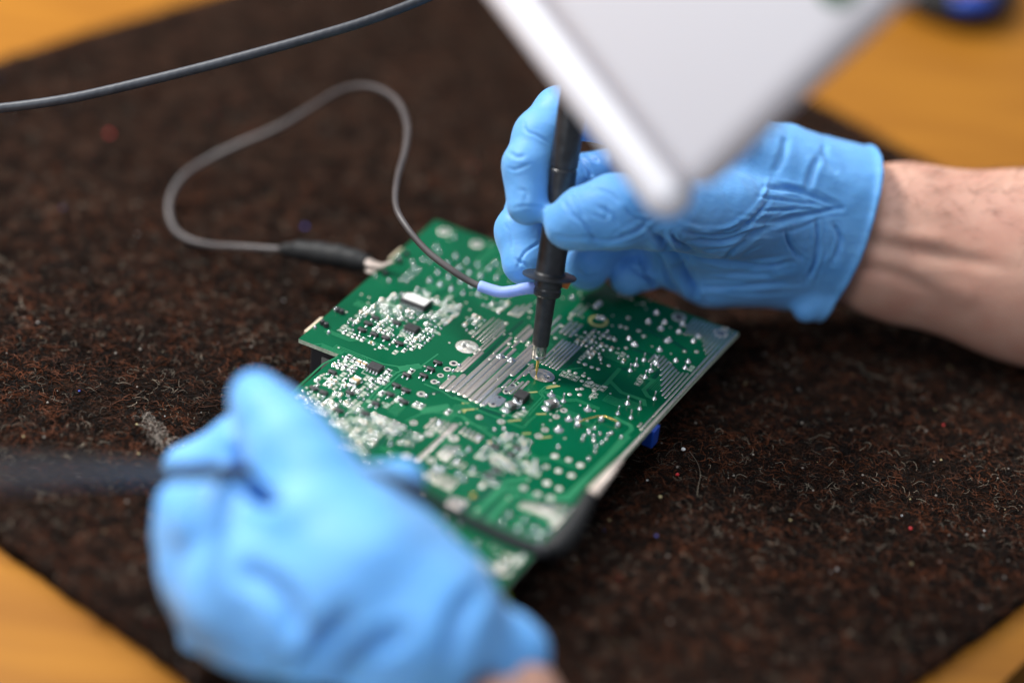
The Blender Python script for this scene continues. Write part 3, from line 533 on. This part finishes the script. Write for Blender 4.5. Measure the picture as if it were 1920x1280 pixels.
txt('810', q2, (1435, 900), 2.4, math.pi/2); txt('N2', q3, (1732, 537), 2.6, math.pi/2); txt('1', q4, (785, 390), 2.0); txt('Z', q3, (790, 515), 3.0)
# printed angle marks near the probed pad
for a, b_ in (((1690, 985), (1760, 1010)),): pass
for pts in ([(1010, 150), (1040, 165), (1030, 185)], [(1060, 190), (1100, 170)], [(1110, 220), (1150, 185), (1190, 195)], [(1040, 280), (1100, 240)], [(1050, 300), (1060, 270), (1110, 280)]):
    for (xa, ya), (xb, yb) in zip(pts[:-1], pts[1:]):
        A, B_ = q4(xa, ya), q4(xb, yb); d = B_-A; sk.box((*((A+B_)/2), T+0.06), (np.linalg.norm(d), 0.22, 0.02), 0, math.atan2(d[1], d[0]))
ob('silkscreen_print', sk.mesh('silkscreen_print', M['silk']), board, kind='stuff')
# things on the underside that show past the edges
def under(name, px, py, sz, m, inset=(0, 0), zt=0, rz=0, lab=None, pz=None):
    c_ = bl(px, py)+np.array(inset); b_ = MB().box((0, 0, -sz[2]/2), sz, 0, ch=0.4); return ob(name, b_.mesh(name, M[m]), board, (c_[0], c_[1], zt), rz, label=lab)
under('trimmer_block', 1226, 792, (4, 5, 7), 'bluep', (-0.4, 0), lab='blue plastic block under the right edge')
under('connector_shell', 596, 602, (5, 11, 4.6), 'beige', (0.3, 0)); under('connector_shell', 752, 470, (5, 9, 4.6), 'beige', (0.0, 0))
under('connector_body', 640, 625, (15, 13, 15.5), 'darkboard', (0, -1)); 
c = bl(612, 655); ob('connector_label', MB().box((0, 0, 0), (4.5, 0.3, 6)).mesh('connector_label', M['greylabel']), board, (c[0], c[1]+1.0, -6))
under('transformer_block', 1000, 640, (34, 40, 16.2), 'darkboard'); under('capacitor_can', 900, 900, (22, 26, 16.2), 'darkboard'); under('heat_sink', 1200, 660, (14, 30, 14), 'darkboard', (-6, 0)); under('relay_block', 840, 470, (20, 15, 15), 'darkboard', (6, -6))
gw = MB(); gw.tube(catmull([Z(930, 1095, 15), Z(944, 1112, 13), Z(950, 1130, 9), Z(942, 1142, 3)], 6), 1.3, 8)
gwo = ob('hanging_wire', gw.mesh('hanging_wire', M['greenp'], True)); gwo.parent = board; gwo.matrix_parent_inverse = board.matrix_world.inverted()
bpy.context.view_layer.update(); gwo.matrix_parent_inverse = board.matrix_world.inverted()

# ---------------------------------------------------------------- probe
A0 = D(1005, 705, 727); A1 = D(1081, 135, 700); AL = np.linalg.norm(A1-A0); ax = (A1-A0)/AL
def apar(y):            # distance along the axis for an image row
    lo, hi = 0, AL*1.2
    for _ in range(40):
        m_ = (lo+hi)/2
        if pix(A0+ax*m_)[1] > y: lo = m_
        else: hi = m_
    return lo
RM = Vector(ax).to_track_quat('Z', 'Y').to_matrix().to_4x4()
probe = empty('test_probe', A0, 'slim black probe with round finger guard and gold pin touching the solder pad', 'probe')
def pl(name, prof, m, n=32, smooth=35):
    b_ = MB(); b_.lathe([(r, apar(y)) for r, y in prof], n=n); me = b_.mesh(name, M[m], smooth); me.transform(RM); return ob(name, me, probe)
pl('contact_pin', [(0.12, 705), (0.3, 698), (0.52, 692), (0.52, 668)], 'gold', 12)
pl('metal_ferrule', [(1.5, 674.5), (2.2, 672.5), (2.45, 668), (2.3, 665.5), (2.45, 664), (2.5, 645), (2.3, 644)], 'steel')
pl('insulated_tube', [(2.6, 648), (2.85, 646), (2.9, 640), (3.0, 600), (3.2, 562), (3.25, 556), (4.1, 555), (4.6, 552), (4.7, 543), (4.45, 541), (4.45, 538), (4.75, 536), (4.75, 521), (4.9, 518)], 'blackp')
pl('finger_guard', [(4.8, 522), (8.6, 519.5), (9.2, 518), (9.2, 516), (8.7, 515), (5.4, 513), (4.9, 509)], 'blackp', 40)
pl('barrel', [(4.9, 512), (4.95, 505), (4.75, 440), (4.6, 380), (4.55, 318), (4.25, 316), (4.25, 313.5), (4.6, 312), (4.7, 300), (4.7, 230), (4.6, 160), (4.2, 90), (3.2, 60)], 'blackp')
ow = MB(); ow.tube([D(1054, 520, 722.5), D(1061, 527, 722.2), D(1058, 540, 722)], [3.6, 3.0, 1.6], 10, sq=0.4); ob('copper_tab', ow.mesh('copper_tab', M['orange'], True, origin=A0), probe)
ow = MB(); ow.tube([D(1040, 552, 720.5), D(1044, 558, 720.5)], [1.2, 0.6], 8); ob('copper_tab', ow.mesh('copper_tab', M['orange'], True, origin=A0), probe)

# ---------------------------------------------------------------- leads and cables
gl = empty('ground_lead', D(1003, 541, 722), 'thin grey brown wire looping from the probe collar to a black alligator clip', 'wire')
G0 = org(gl)
sl = MB(); sl.tube(catmull([D(1008, 540, 721), D(985, 541, 720), (D(960, 546, 721)), D(935, 547, 722), D(899, 536, 724)], 8), [2.35, 2.3]+[2.1]*10+[2.0]*9+[1.95]*11+[1.9], 16); ob('blue_sleeve', sl.mesh('blue_sleeve', M['sleeve'], True, origin=G0), gl)
wp = [(902, 537, 724), (880, 527, 725), (845, 505, 726), (800, 470, 729), (762, 425, 734), (742, 385, 742), (745, 335, 758), (760, 280, 775), (763, 235, 788), (748, 195, 800), (718, 171, 810), (680, 162, 818), (635, 172, 826), (580, 205, 832), (520, 240, 836), (450, 270, 838), (390, 299, 836), (342, 332, 830), (318, 375, 822), (321, 418, 815), (345, 445, 808), (390, 459, 802), (450, 463, 795), (530, 468, 788)]
w_ = MB(); w_.tube(catmull([D(*p) for p in wp], 8), 1.2, 12); ob('wire', w_.mesh('wire', M['lead'], True, origin=G0), gl)
bt = MB(); cp = catmull([D(526, 468, 788), D(560, 470, 785), D(610, 477, 781), D(650, 484, 778), D(690, 494, 775)], 6); bt.tube(cp, [1.5+2.9*math.sin((i/len(cp))**0.75*math.pi*0.80)+0.25*math.sin(i*1.3) for i in range(len(cp))], 16); ob('rubber_boot', bt.mesh('rubber_boot', M['rubber'], True, origin=G0), gl)
jb = MB(); jb.tube([D(684, 488, 774), D(700, 496, 773), D(716, 499, 771), D(738, 490, 769)], [1.9, 1.8, 1.5, 0.8], 8, sq=0.7); jb.tube([D(684, 502, 776), D(698, 508, 775), D(716, 507, 773)], [1.7, 1.6, 0.9], 8, sq=0.6); ob('clip_jaw', jb.mesh('clip_jaw', M['clipm'], 40, origin=G0), gl)
# upper cable with a faint helical texture
cb = MB(); C0 = D(0, 203, 727); path = catmull([D(-120, 214, 733), D(0, 203, 729), (D(100, 190, 727)), D(200, 170, 727), D(400, 121, 727), D(600, 66, 727), D(700, 35, 728), D(800, -4, 730), D(900, -52, 734), D(1000, -110, 740)], 70)
Pn = np.array(path); Tn = np.gradient(Pn, axis=0); Tn /= np.linalg.norm(Tn, axis=1)[:, None]; n_ = 22; vs = []; fs = []; arc = np.r_[0, np.cumsum(np.linalg.norm(np.diff(Pn, axis=0), axis=1))]
for k in range(len(Pn)):
    a_ = np.cross(Tn[k], fw); a_ /= np.linalg.norm(a_); b2 = np.cross(Tn[k], a_)
    for i in range(n_):
        an = 2*math.pi*i/n_; r_ = 1.72*(1+0.011*math.sin(2*an*1+arc[k]*2*math.pi/3.2)); vs.append(Pn[k]+r_*(a_*math.cos(an)+b2*math.sin(an)))
for k in range(len(Pn)-1):
    for i in range(n_): j = (i+1) % n_; fs.append((k*n_+i, k*n_+j, k*n_+n_+j, k*n_+n_+i))
cb.add(vs, fs); co = ob('probe_cable', cb.mesh('probe_cable', M['cable'], True, origin=C0), None, C0); co['label'] = 'dark slate cable hanging in the air across the upper left corner'; co['category'] = 'cable'
# clip lead held by the near hand
cl = empty('clip_lead', D(1060, 1010, 650), 'black lead passing through the near gloved hand to a rubber clip on the board edge', 'lead'); L0 = org(cl)
w_ = MB(); lp = catmull([D(-260, 905, 470), D(-60, 895, 500), D(100, 888, 535), D(300, 887, 578), D(430, 884, 598), D(520, 880, 612), D(620, 880, 606), D(680, 886, 598), D(760, 912, 603), D(830, 950, 618), D(920, 996, 632), D(1000, 1028, 642), D(1045, 1030, 645)], 8)
w_.tube(lp, [3.4-1.3*min(1, i/34) for i in range(len(lp))], 14); ob('wire', w_.mesh('wire', M['darklead'], True, origin=L0), cl)
bt = MB(); cp = catmull([D(1015, 1030, 643), D(1045, 1022, 645), D(1072, 990, 648), D(1092, 955, 652), D(1107, 928, 656)], 6); rr_ = [2.0, 2.6, 3.2, 3.8, 4.3, 4.6, 4.8, 4.9, 4.9, 4.9, 4.8, 4.7, 4.6, 4.4, 4.2, 4.0, 3.9, 3.8, 3.6, 3.5, 3.3, 3.2, 3.1, 3.0, 2.8]
bt.tube(cp, [x*0.8 for x in rr_], 16); ob('rubber_boot', bt.mesh('rubber_boot', M['rubber'], True, origin=L0), cl)
jb = MB(); jb.tube([D(1104, 932, 655), D(1116, 916, 657), D(1140, 889, 661), D(1165, 860, 668)], [2.0, 1.9, 1.4, 0.6], 8, sq=0.5); ob('clip_jaw', jb.mesh('clip_jaw', M['clipm'], 40, origin=L0), cl)

# ---------------------------------------------------------------- white housing in the foreground
LD = 600; s_ = LD/F
def cv(x, y, z): return rt*x*s_-up*y*s_+fw*z*s_
LC = D(1290, 376, LD); va, vb, vw = cv(-285, -385, 88), cv(400, -385, -391), cv(-118, 14, -95)
ea = va/np.linalg.norm(va); eb = vb-ea*(vb@ea); eb /= np.linalg.norm(eb); ec = np.cross(ea, eb)
if ec@fw < 0: ec = -ec       # into the housing, away from the lens
lamp = empty('lamp_housing', LC, 'white plastic lamp housing hanging blurred in front of the gloved hand at the top', 'lamp')
def housing(r, seg=5):
    import bmesh
    bm = bmesh.new(); sec = [(0, 0), (160, 0), (160, 16), (0, 16)]; L_ = 240
    A_ = [bm.verts.new((0, b_, c_)) for b_, c_ in sec]; B2 = [bm.verts.new((L_, b_, c_)) for b_, c_ in sec]; n = len(sec)
    bm.faces.new(A_[::-1]); bm.faces.new(B2)
    for i in range(n): bm.faces.new((A_[i], A_[(i+1) % n], B2[(i+1) % n], B2[i]))
    bmesh.ops.recalc_face_normals(bm, faces=bm.faces[:])
    bmesh.ops.bevel(bm, geom=bm.edges[:]+bm.verts[:], offset=r, segments=seg, affect='EDGES', profile=0.5)
    m_ = MB(); m_.v = [tuple(ea*v.co.x+eb*v.co.y+ec*v.co.z) for v in bm.verts]; m_.f = [tuple(v.index for v in f.verts) for f in bm.faces]; m_.m = [0]*len(m_.f); bm.free(); return m_
ob('housing_panel', housing(7).mesh('housing_panel', M['panel'], True), lamp)
rb = MB(); q0 = D(1250, 358, 614)-LC; rr2 = 7.6; rb.tube([q0+ea*t for t in [-rr2, -rr2*.97, -rr2*.85, -rr2*.6, -rr2*.3, 0, 60, 120, 230]], [0.3, rr2*.28, rr2*.55, rr2*.8, rr2*.95, rr2, rr2*1.03, rr2*1.06, rr2*1.1], 40); ob('housing_rim', rb.mesh('housing_rim', M['shell'], True), lamp)
p = D(1575, -8, 560); gp = MB().lathe([(6, -1.5), (6.5, 0), (5, 1.2)], n=18)
qd = -ec; tmat = Vector(qd).to_track_quat('Z', 'Y').to_matrix().to_4x4(); me = gp.mesh('green_reflection', M['trace'], 40); me.transform(tmat)  # green disc stands in for a reflection on the panel
r_ = ray(1572, -33); t_ = ((LC-CAM)@ec)/(r_@ec); ob('green_reflection', me, lamp, CAM+r_*t_-LC)

# ---------------------------------------------------------------- dark blue handled tool far right on the table
tp = Z(1790, -10, TZ+6); tool = empty('screwdriver', (tp[0], tp[1], TZ), 'blue and black tool handle lying blurred on the table at the top right', 'tool')
b_ = MB(); b_.tube([Z(1680, -45, TZ+9), Z(1735, -2, TZ+9), Z(1790, 18, TZ+9), Z(1850, 14, TZ+9), Z(1900, -14, TZ+9)], [7, 9, 9.5, 9, 7], 14); ob('handle_grip', b_.mesh('handle_grip', M['rubber'], True, origin=org(tool)), tool)
b_ = MB(); b_.tube([Z(1785, 2, TZ+15), Z(1822, 6, TZ+15), Z(1855, 2, TZ+15)], [4, 6, 4.5], 14); ob('handle_core', b_.mesh('handle_core', M['bluep'], True, origin=org(tool)), tool)

# ---------------------------------------------------------------- gloved hands: smooth distance fields meshed by surface nets
def rcone(P, a, b_, ra, rb):
    ba = b_-a; L2 = ba@ba; t = np.clip(((P-a)@ba)/L2, 0, 1); return np.linalg.norm(P-a-t[..., None]*ba, axis=-1)-(ra+(rb-ra)*t)
def smin(a, b_, k): h = np.clip(0.5+0.5*(b_-a)/k, 0, 1); return b_*(1-h)+a*h-k*h*(1-h)
def nets(fn, lo, hi, h):
    n = np.ceil((hi-lo)/h).astype(int)+1; g = [lo[i]+h*np.arange(n[i]) for i in range(3)]
    G = np.stack(np.meshgrid(*g, indexing='ij'), -1); f = fn(G).astype(np.float32); del G
    s = f < 0; c = [(i, j, k) for i in (0, 1) for j in (0, 1) for k in (0, 1)]
    nx, ny, nz = f.shape; sub = lambda a, o: a[o[0]:nx-1+o[0], o[1]:ny-1+o[1], o[2]:nz-1+o[2]]
    cnt = sum(sub(s, o).astype(int) for o in c); act = (cnt > 0) & (cnt < 8); idx = -np.ones(act.shape, int); ai = np.argwhere(act); idx[act] = np.arange(len(ai))
    acc = np.zeros((len(ai), 3)); w = np.zeros(len(ai))
    for a in range(8):
        for b2 in range(a+1, 8):
            o, p = np.array(c[a]), np.array(c[b2])
            if np.abs(o-p).sum() != 1: continue
            fa = f[tuple((ai+o).T)]; fb = f[tuple((ai+p).T)]; cr = (fa < 0) != (fb < 0); t = fa/(np.where(cr, fa-fb, 1)); pos = o+(p-o)*t[:, None]
            acc[cr] += pos[cr]; w[cr] += 1
    V = lo+h*(ai+acc/w[:, None]); Q = []
    for axs in range(3):
        o = [0, 0, 0]; o[axs] = 1; A_ = s[1:-1, 1:-1, 1:-1]
        e = np.argwhere(s[:nx-o[0], :ny-o[1], :nz-o[2]] != s[o[0]:, o[1]:, o[2]:]); 
        b1, b2 = [(1, 2), (2, 0), (0, 1)][axs]; e = e[(e[:, b1] > 0) & (e[:, b2] > 0)]; e = e[(e[:, 0] < nx-1) & (e[:, 1] < ny-1) & (e[:, 2] < nz-1)]
        d1 = np.zeros(3, int); d1[b1] = 1; d2 = np.zeros(3, int); d2[b2] = 1
        q = np.stack([idx[tuple((e-d1-d2).T)], idx[tuple((e-d2).T)], idx[tuple(e.T)], idx[tuple((e-d1).T)]], 1)
        fl_ = ~s[tuple(e.T)]; q[fl_] = q[fl_][:, ::-1]; Q.append(q)
    Q = np.vstack(Q); Q = Q[(Q >= 0).all(1)]
    for it in range(2):      # light smoothing
        E = np.vstack([Q[:, [0, 1]], Q[:, [1, 2]], Q[:, [2, 3]], Q[:, [3, 0]]]); S_ = np.zeros_like(V); N_ = np.zeros(len(V))
        np.add.at(S_, E[:, 0], V[E[:, 1]]); np.add.at(N_, E[:, 0], 1); np.add.at(S_, E[:, 1], V[E[:, 0]]); np.add.at(N_, E[:, 1], 1)
        V = V*0.5+0.5*S_/np.maximum(N_, 1)[:, None]
    return V, Q
def vnorm(V, Q):
    n = np.cross(V[Q[:, 2]]-V[Q[:, 0]], V[Q[:, 3]]-V[Q[:, 1]]); N = np.zeros_like(V)
    for i in range(4): np.add.at(N, Q[:, i], n)
    return N/np.maximum(np.linalg.norm(N, axis=1), 1e-9)[:, None]
def folds(V, Q, L):       # creases: (image polyline on this skin, depth mm, half width mm)
    N = vnorm(V, Q); q = V-CAM; d = q@fw; X = np.stack([960+F*(q@rt)/d, 640-F*(q@up)/d], 1); face = np.clip(-(N*q).sum(1)/np.linalg.norm(q, axis=1)*3, 0, 1); out = np.zeros(len(V))
    L2 = []
    for pts, A, w in L:
        L2.append((pts, A, w))
        for e, (ox, oy) in enumerate(((7, -9), (-6, 8), (10, 13), (-12, -15))):
            if len(pts) > 2 and A > 0.95: L2.append(([(x+ox*random.uniform(.2, 1.6), y+oy*random.uniform(.2, 1.6)) for x, y in pts[e % 2:]], A*0.26, w*0.7))
    for pts, A, w in L2:
        if w < 3: w *= 0.8
        if A > 0.7 and w < 3: A *= 1.05
        P = catmull([(x, y, 0) for x, y in pts], 8)[:, :2]; wpx = w*F/d; best = np.full(len(V), 1e9); tt = np.zeros(len(V))
        for i in range(len(P)-1):
            a, b_ = P[i], P[i+1]; ab = b_-a; t = np.clip(((X-a)@ab)/(ab@ab+1e-9), 0, 1); ds = np.linalg.norm(X-a-t[:, None]*ab, axis=1); k = ds < best; best[k] = ds[k]; tt[k] = (i+t[k])/(len(P)-1)
        x = best/wpx; out += -A*(1-1.1*x*x)*np.exp(-x*x)*np.clip(np.sin(np.pi*np.clip(tt, 0.04, 0.96))*2.2, 0, 1)
    return V+N*(out*face)[:, None]
def lump3(V, N, sc, amp, seed):   # soft irregular slackness
    r = np.random.default_rng(seed); o = np.zeros(len(V))
    for i in range(14):
        k = r.normal(0, 1, 3)/sc; o += np.sin(V@k*2*np.pi+r.uniform(0, 6.28))
    return V+N*(o/14*amp)[:, None]
def build(name, V, Q, m, parent):
    me = bpy.data.meshes.new(name); V2 = (V-org(parent))*MM; me.vertices.add(len(V2)); me.vertices.foreach_set('co', V2.ravel()); me.loops.add(Q.size); me.loops.foreach_set('vertex_index', Q.ravel().astype(np.int32))
    me.polygons.add(len(Q)); me.polygons.foreach_set('loop_start', np.arange(0, Q.size, 4, dtype=np.int32)); me.update(); me.validate(); me.polygons.foreach_set('use_smooth', np.ones(len(me.polygons), bool)); me.materials.append(m)
    return ob(name, me, parent)
def hand(chains, k, cuffP, cuffN, h, carve=None, cut=11, rim=1.1):
    pts = [[(D(x, y, d), r) for x, y, d, r in ch] for ch in chains]; allp = np.array([p for c in pts for p, r in c]); rad = max(r for c in pts for p, r in c)
    def fn(P):
        f = None
        for c, kk in zip(pts, k):
            g = None
            for (a, ra), (b_, rb) in zip(c[:-1], c[1:]): e = rcone(P, a, b_, ra, rb); g = e if g is None else smin(g, e, 3.0)
            f = g if f is None else smin(f, g, kk)
        pd = (P-cuffP)@cuffN
        f = f-rim*np.exp(-((pd+1.2)/1.3)**2)                 # rolled bead
        g = np.maximum(f, pd); inn = f+1.9
        g = np.maximum(g, -np.maximum(inn, -(pd+cut)))
        return g if carve is None else np.maximum(g, carve[1]-np.linalg.norm(P-carve[0], axis=-1))
    return nets(fn, allp.min(0)-rad-3, allp.max(0)+rad+3, h)
person = empty('person', Z(1500, 600, 0), 'person in blue nitrile gloves steadying the board and holding a black probe', 'person')
cP = D(1585, 430, 768); cN = D(1640, 446, 775)-D(1530, 414, 760); cN /= np.linalg.norm(cN)
cx0, cx1 = D(1628, 300, 778), D(1545, 590, 780); cdir = cx1-cx0; cN = np.cross(cdir, fw); cN /= np.linalg.norm(cN); cN = cN if cN@rt > 0 else -cN; cN = cN+fw*0.25; cN /= np.linalg.norm(cN); cP = (cx0+cx1)/2
RC = [
 [(1555, 430, 780, 24), (1430, 420, 772, 24), (1300, 400, 760, 21)],
 [(1600, 375, 778, 20), (1480, 350, 770, 20.5), (1330, 300, 755, 20), (1230, 270, 742, 15)],
 [(1575, 490, 782, 17.5), (1480, 495, 784, 16.2), (1340, 494, 778, 15.5), (1255, 470, 774, 13)],
 [(1555, 520, 778, 10), (1528, 560, 777, 7.5), (1510, 580, 776, 4.5)], [(1600, 302, 776, 4.5), (1545, 292, 776, 6)],
 [(1470, 300, 764, 11), (1477, 262, 764, 4.5)], [(1330, 300, 752, 17), (1240, 235, 738, 14), (1120, 205, 730, 10.5), (1052, 216, 722, 9.3), (1012, 256, 717, 8.7), (989, 312, 713, 8.2), (989, 383, 711, 7.2)],
 [(1330, 350, 760, 16), (1200, 320, 756, 11), (1080, 345, 752, 9.8), (1000, 398, 742, 9.6), (975, 435, 734, 8.3), (985, 492, 730, 7.2), (1022, 500, 733, 6.4)],
 [(1300, 430, 770, 14), (1190, 425, 772, 9.8), (1130, 455, 770, 9), (1100, 500, 764, 8.4)],
 [(1330, 480, 776, 13), (1260, 480, 774, 8.8), (1215, 500, 772, 7.4), (1178, 520, 768, 6.6)],
 [(1460, 400, 766, 19), (1340, 398, 736, 15.5), (1230, 395, 714, 13), (1150, 398, 704, 12.2), (1095, 410, 703, 10.3), (1066, 422, 705, 8.1)],
]
V, Q = hand(RC, [0, 8, 8, 3, 4, 5, 4, 4, 1.5, 1.5, 5], cP, cN, 0.68)
z7 = lambda L: [(1200+x/2.56, 200+y/2.56) for x, y in L]; z6 = lambda L: [(900+x/3.458, 130+y/3.458) for x, y in L]
V = lump3(V, vnorm(V, Q), 42, 0.5, 3); V = lump3(V, vnorm(V, Q), 11, 0.22, 5)
V = folds(V, Q, [
 (z7([(600, 385), (720, 395), (830, 430), (965, 487)]), 1.4, 1.5), (z7([(965, 490), (850, 510), (740, 530), (640, 555), (480, 555)]), 1.2, 1.5), (z7([(190, 560), (300, 590), (420, 580), (520, 520), (590, 430), (615, 350)]), -0.7, 1.4), (z7([(210, 600), (320, 625), (450, 610), (540, 550), (625, 450)]), 1.2, 1.2),
 (z7([(120, 610), (250, 700), (350, 745), (480, 765), (620, 770), (740, 750)]), 2.2, 1.7), (z7([(230, 640), (380, 650), (520, 615), (650, 580)]), 1.5, 1.4), (z7([(60, 600), (160, 720), (230, 830), (290, 950)]), 3.4, 2.4), (z7([(230, 860), (400, 868), (560, 862), (760, 850)]), 1.8, 1.5),
 (z7([(860, 240), (825, 320), (805, 400)]), 0.9, 2.2), (z7([(850, 530), (855, 640), (840, 750), (800, 840)]), 1.4, 1.5), (z7([(390, 745), (470, 680), (570, 610)]), 1.4, 1.2), (z7([(0, 700), (60, 850), (130, 930)]), 2.4, 1.8), (z7([(150, 600), (190, 680), (250, 740)]), 1.4, 1.2),
 (z7([(700, 140), (690, 220), (640, 330)]), 0.7, 2.4), (z7([(880, 170), (900, 250), (960, 330)]), 0.7, 2.2), (z7([(700, 600), (730, 680), (800, 740)]), 1.2, 1.3), (z7([(930, 560), (960, 640), (930, 760)]), 1.2, 1.4), (z7([(330, 800), (500, 810), (650, 800)]), 0.9, 1.2), (z7([(560, 430), (700, 450), (860, 470)]), 0.8, 1.0), (z7([(560, 500), (700, 495), (850, 490)]), 0.9, 0.9),
 (z6([(290, 350), (300, 400), (370, 430), (470, 490)]), 0.5, 0.8), (z6([(180, 640), (230, 650), (330, 610)]), 0.4, 0.9), (z6([(250, 780), (300, 800), (290, 870)]), 0.3, 1.2), (z6([(210, 900), (300, 885), (430, 905)]), 0.35, 0.8), (z6([(190, 540), (240, 570), (290, 560)]), 0.6, 1.2),
 (z6([(535, 850), (610, 950), (690, 1020), (765, 1140)]), 1.0, 1.0), (z6([(600, 790), (640, 880), (680, 970)]), 0.8, 0.9), (z6([(820, 870), (815, 970), (720, 930)]), 0.6, 0.8), (z6([(680, 1100), (850, 1112), (1000, 1060), (1100, 980)]), 1.4, 1.3), (z6([(480, 1080), (600, 1095), (740, 1085)]), 0.7, 1.0), (z6([(760, 880), (850, 940), (900, 1010)]), 0.8, 1.0), (z6([(940, 900), (1000, 960), (1100, 990)]), 1.0, 1.1), (z6([(700, 760), (830, 800), (900, 860)]), 0.7, 1.0),
 (z6([(240, 1290), (290, 1190), (390, 1120)]), 0.6, 0.8), (z6([(160, 1000), (200, 1080), (210, 1180)]), 0.4, 0.8), (z6([(230, 1230), (330, 1290)]), 0.8, 0.9), (z6([(640, 560), (700, 640), (730, 700)]), 1.2, 1.3), (z6([(680, 540), (760, 600)]), 1.0, 1.2),
 ([(1080, 505), (1100, 520), (1125, 515)], 0.6, 1.0), ([(1185, 500), (1220, 530), (1240, 570)], 1.6, 1.4), ([(1230, 470), (1250, 520), (1275, 560)], 1.4, 1.4),
])
build('glove', V, Q, M['glove'], person)
# forearm behind it
def fore(P):
    P = P+fw*(((P-CAM)@fw-784)*0.38)[..., None]
    a, b_, c_, d_ = D(1540, 436, 784), D(1690, 455, 784), D(1930, 500, 784), D(2350, 610, 784)
    f = smin(rcone(P, a, b_, 22.5, 28.5), rcone(P, b_, c_, 28.5, 34.5), 6); return smin(f, rcone(P, c_, d_, 34, 40), 8)
ps = np.array([D(1540, 440, 784), D(2350, 610, 784)]); V, Q = nets(fore, ps.min(0)-46, ps.max(0)+46, 2.0)
V = folds(V, Q, [([(1600, 440), (1660, 462), (1760, 478), (1900, 505)], 0.9, 3.6), ([(1590, 500), (1680, 515), (1750, 545)], 0.7, 3.2), ([(1640, 425), (1700, 440), (1780, 450)], -0.6, 4), ([(1700, 500), (1780, 540), (1840, 560)], -0.7, 6)])
arm = build('forearm', V, Q, M['skin'], person)
N = vnorm(V, Q); X = np.array(pix(V.T[:, :] .T[0])); q = V-CAM; fc = (-(N*q).sum(1) > 0) & (V[:, 2] > 20); cand = np.where(fc)[0]
hb = MB(); adir = D(1900, 500, 805)-D(1600, 440, 770); adir /= np.linalg.norm(adir); tdir = up
for i in rng.choice(cand, 1600):
    x, y = pix(V[i]); 
    if x < 1660 or x > 2000 or y > 300+0.5*random.random()*250+60: continue
    d_ = adir*random.uniform(0.3, 1)+np.array([0, 0, 1])*random.uniform(-0.6, 0.4)+rng.normal(0, 0.25, 3); d_ -= N[i]*(d_@N[i]); d_ /= np.linalg.norm(d_); L_ = random.uniform(4, 9); s1 = V[i]; s2 = s1+d_*L_*0.5+N[i]*1.4; s3 = s1+d_*L_+N[i]*1.8+np.array([0, 0, -0.8]); hb.tube([s1, s2, s3], [0.07, 0.05, 0.02], 3, cap=False)
ob('arm_hair', hb.mesh('arm_hair', M['hair'], True, origin=org(person)), person, kind='stuff')
# near left hand, strongly out of focus
l0, l1 = D(1060, 1330, 602), D(800, 1300, 596); cd2 = l1-l0; n2 = np.cross(cd2, fw); n2 /= np.linalg.norm(n2); n2 = n2 if n2@up < 0 else -n2; cP2 = (l0+l1)/2
LCH = [
 [(845, 1290, 602, 24), (770, 1190, 596, 27), (660, 1090, 594, 25), (600, 1010, 598, 21)],
 [(800, 1130, 604, 16), (740, 1040, 606, 15), (690, 980, 606, 14)],
 [(740, 1310, 604, 24), (600, 1200, 600, 25), (480, 1110, 600, 22)],
 [(960, 1190, 602, 7), (978, 1220, 602, 7.6), (982, 1350, 602, 8)], [(930, 1320, 602, 14), (900, 1250, 602, 16)],
 [(650, 1000, 598, 18), (585, 905, 602, 14.5), (545, 840, 606, 12.5), (508, 785, 612, 10.6), (484, 750, 618, 8.4)],
 [(620, 1100, 600, 22), (500, 1040, 600, 15), (412, 985, 606, 14.5), (345, 955, 612, 8), (340, 1000, 612, 8.5), (392, 1060, 612, 15.5), (430, 1160, 616, 15)],
 [(480, 930, 632, 10), (455, 838, 640, 10), (355, 880, 642, 8)],
 [(690, 990, 606, 14), (695, 930, 612, 9.5), (755, 903, 621, 6.8)],
]
V, Q = hand(LCH, [0, 8, 8, 3, 6, 3, 2, 2, 2.5], cP2, n2, 1.5, (D(935, 1338, 578), 11))
V = lump3(V, vnorm(V, Q), 45, 1.6, 9)
V = folds(V, Q, [([(560, 1280), (590, 1220), (650, 1150)], 3, 4), ([(640, 1290), (680, 1230), (760, 1180)], 2.4, 4), ([(430, 1060), (520, 1110), (560, 1200)], 2.2, 5), ([(900, 1100), (860, 1160), (850, 1250)], 2, 4), ([(440, 850), (455, 890), (480, 920), (505, 940)], 6, 3.2)])
build('glove', V, Q, M['glove'], person)
fa = lambda P: smin(rcone(P, D(830, 1220, 606), D(920, 1340, 601), 18, 20), rcone(P, D(920, 1340, 601), D(1150, 1900, 600), 20, 34), 6)
ps = np.array([D(830, 1220, 606), D(1150, 1900, 600)]); V, Q = nets(fa, ps.min(0)-42, ps.max(0)+42, 2.5); build('forearm', V, Q, M['skin'], person)
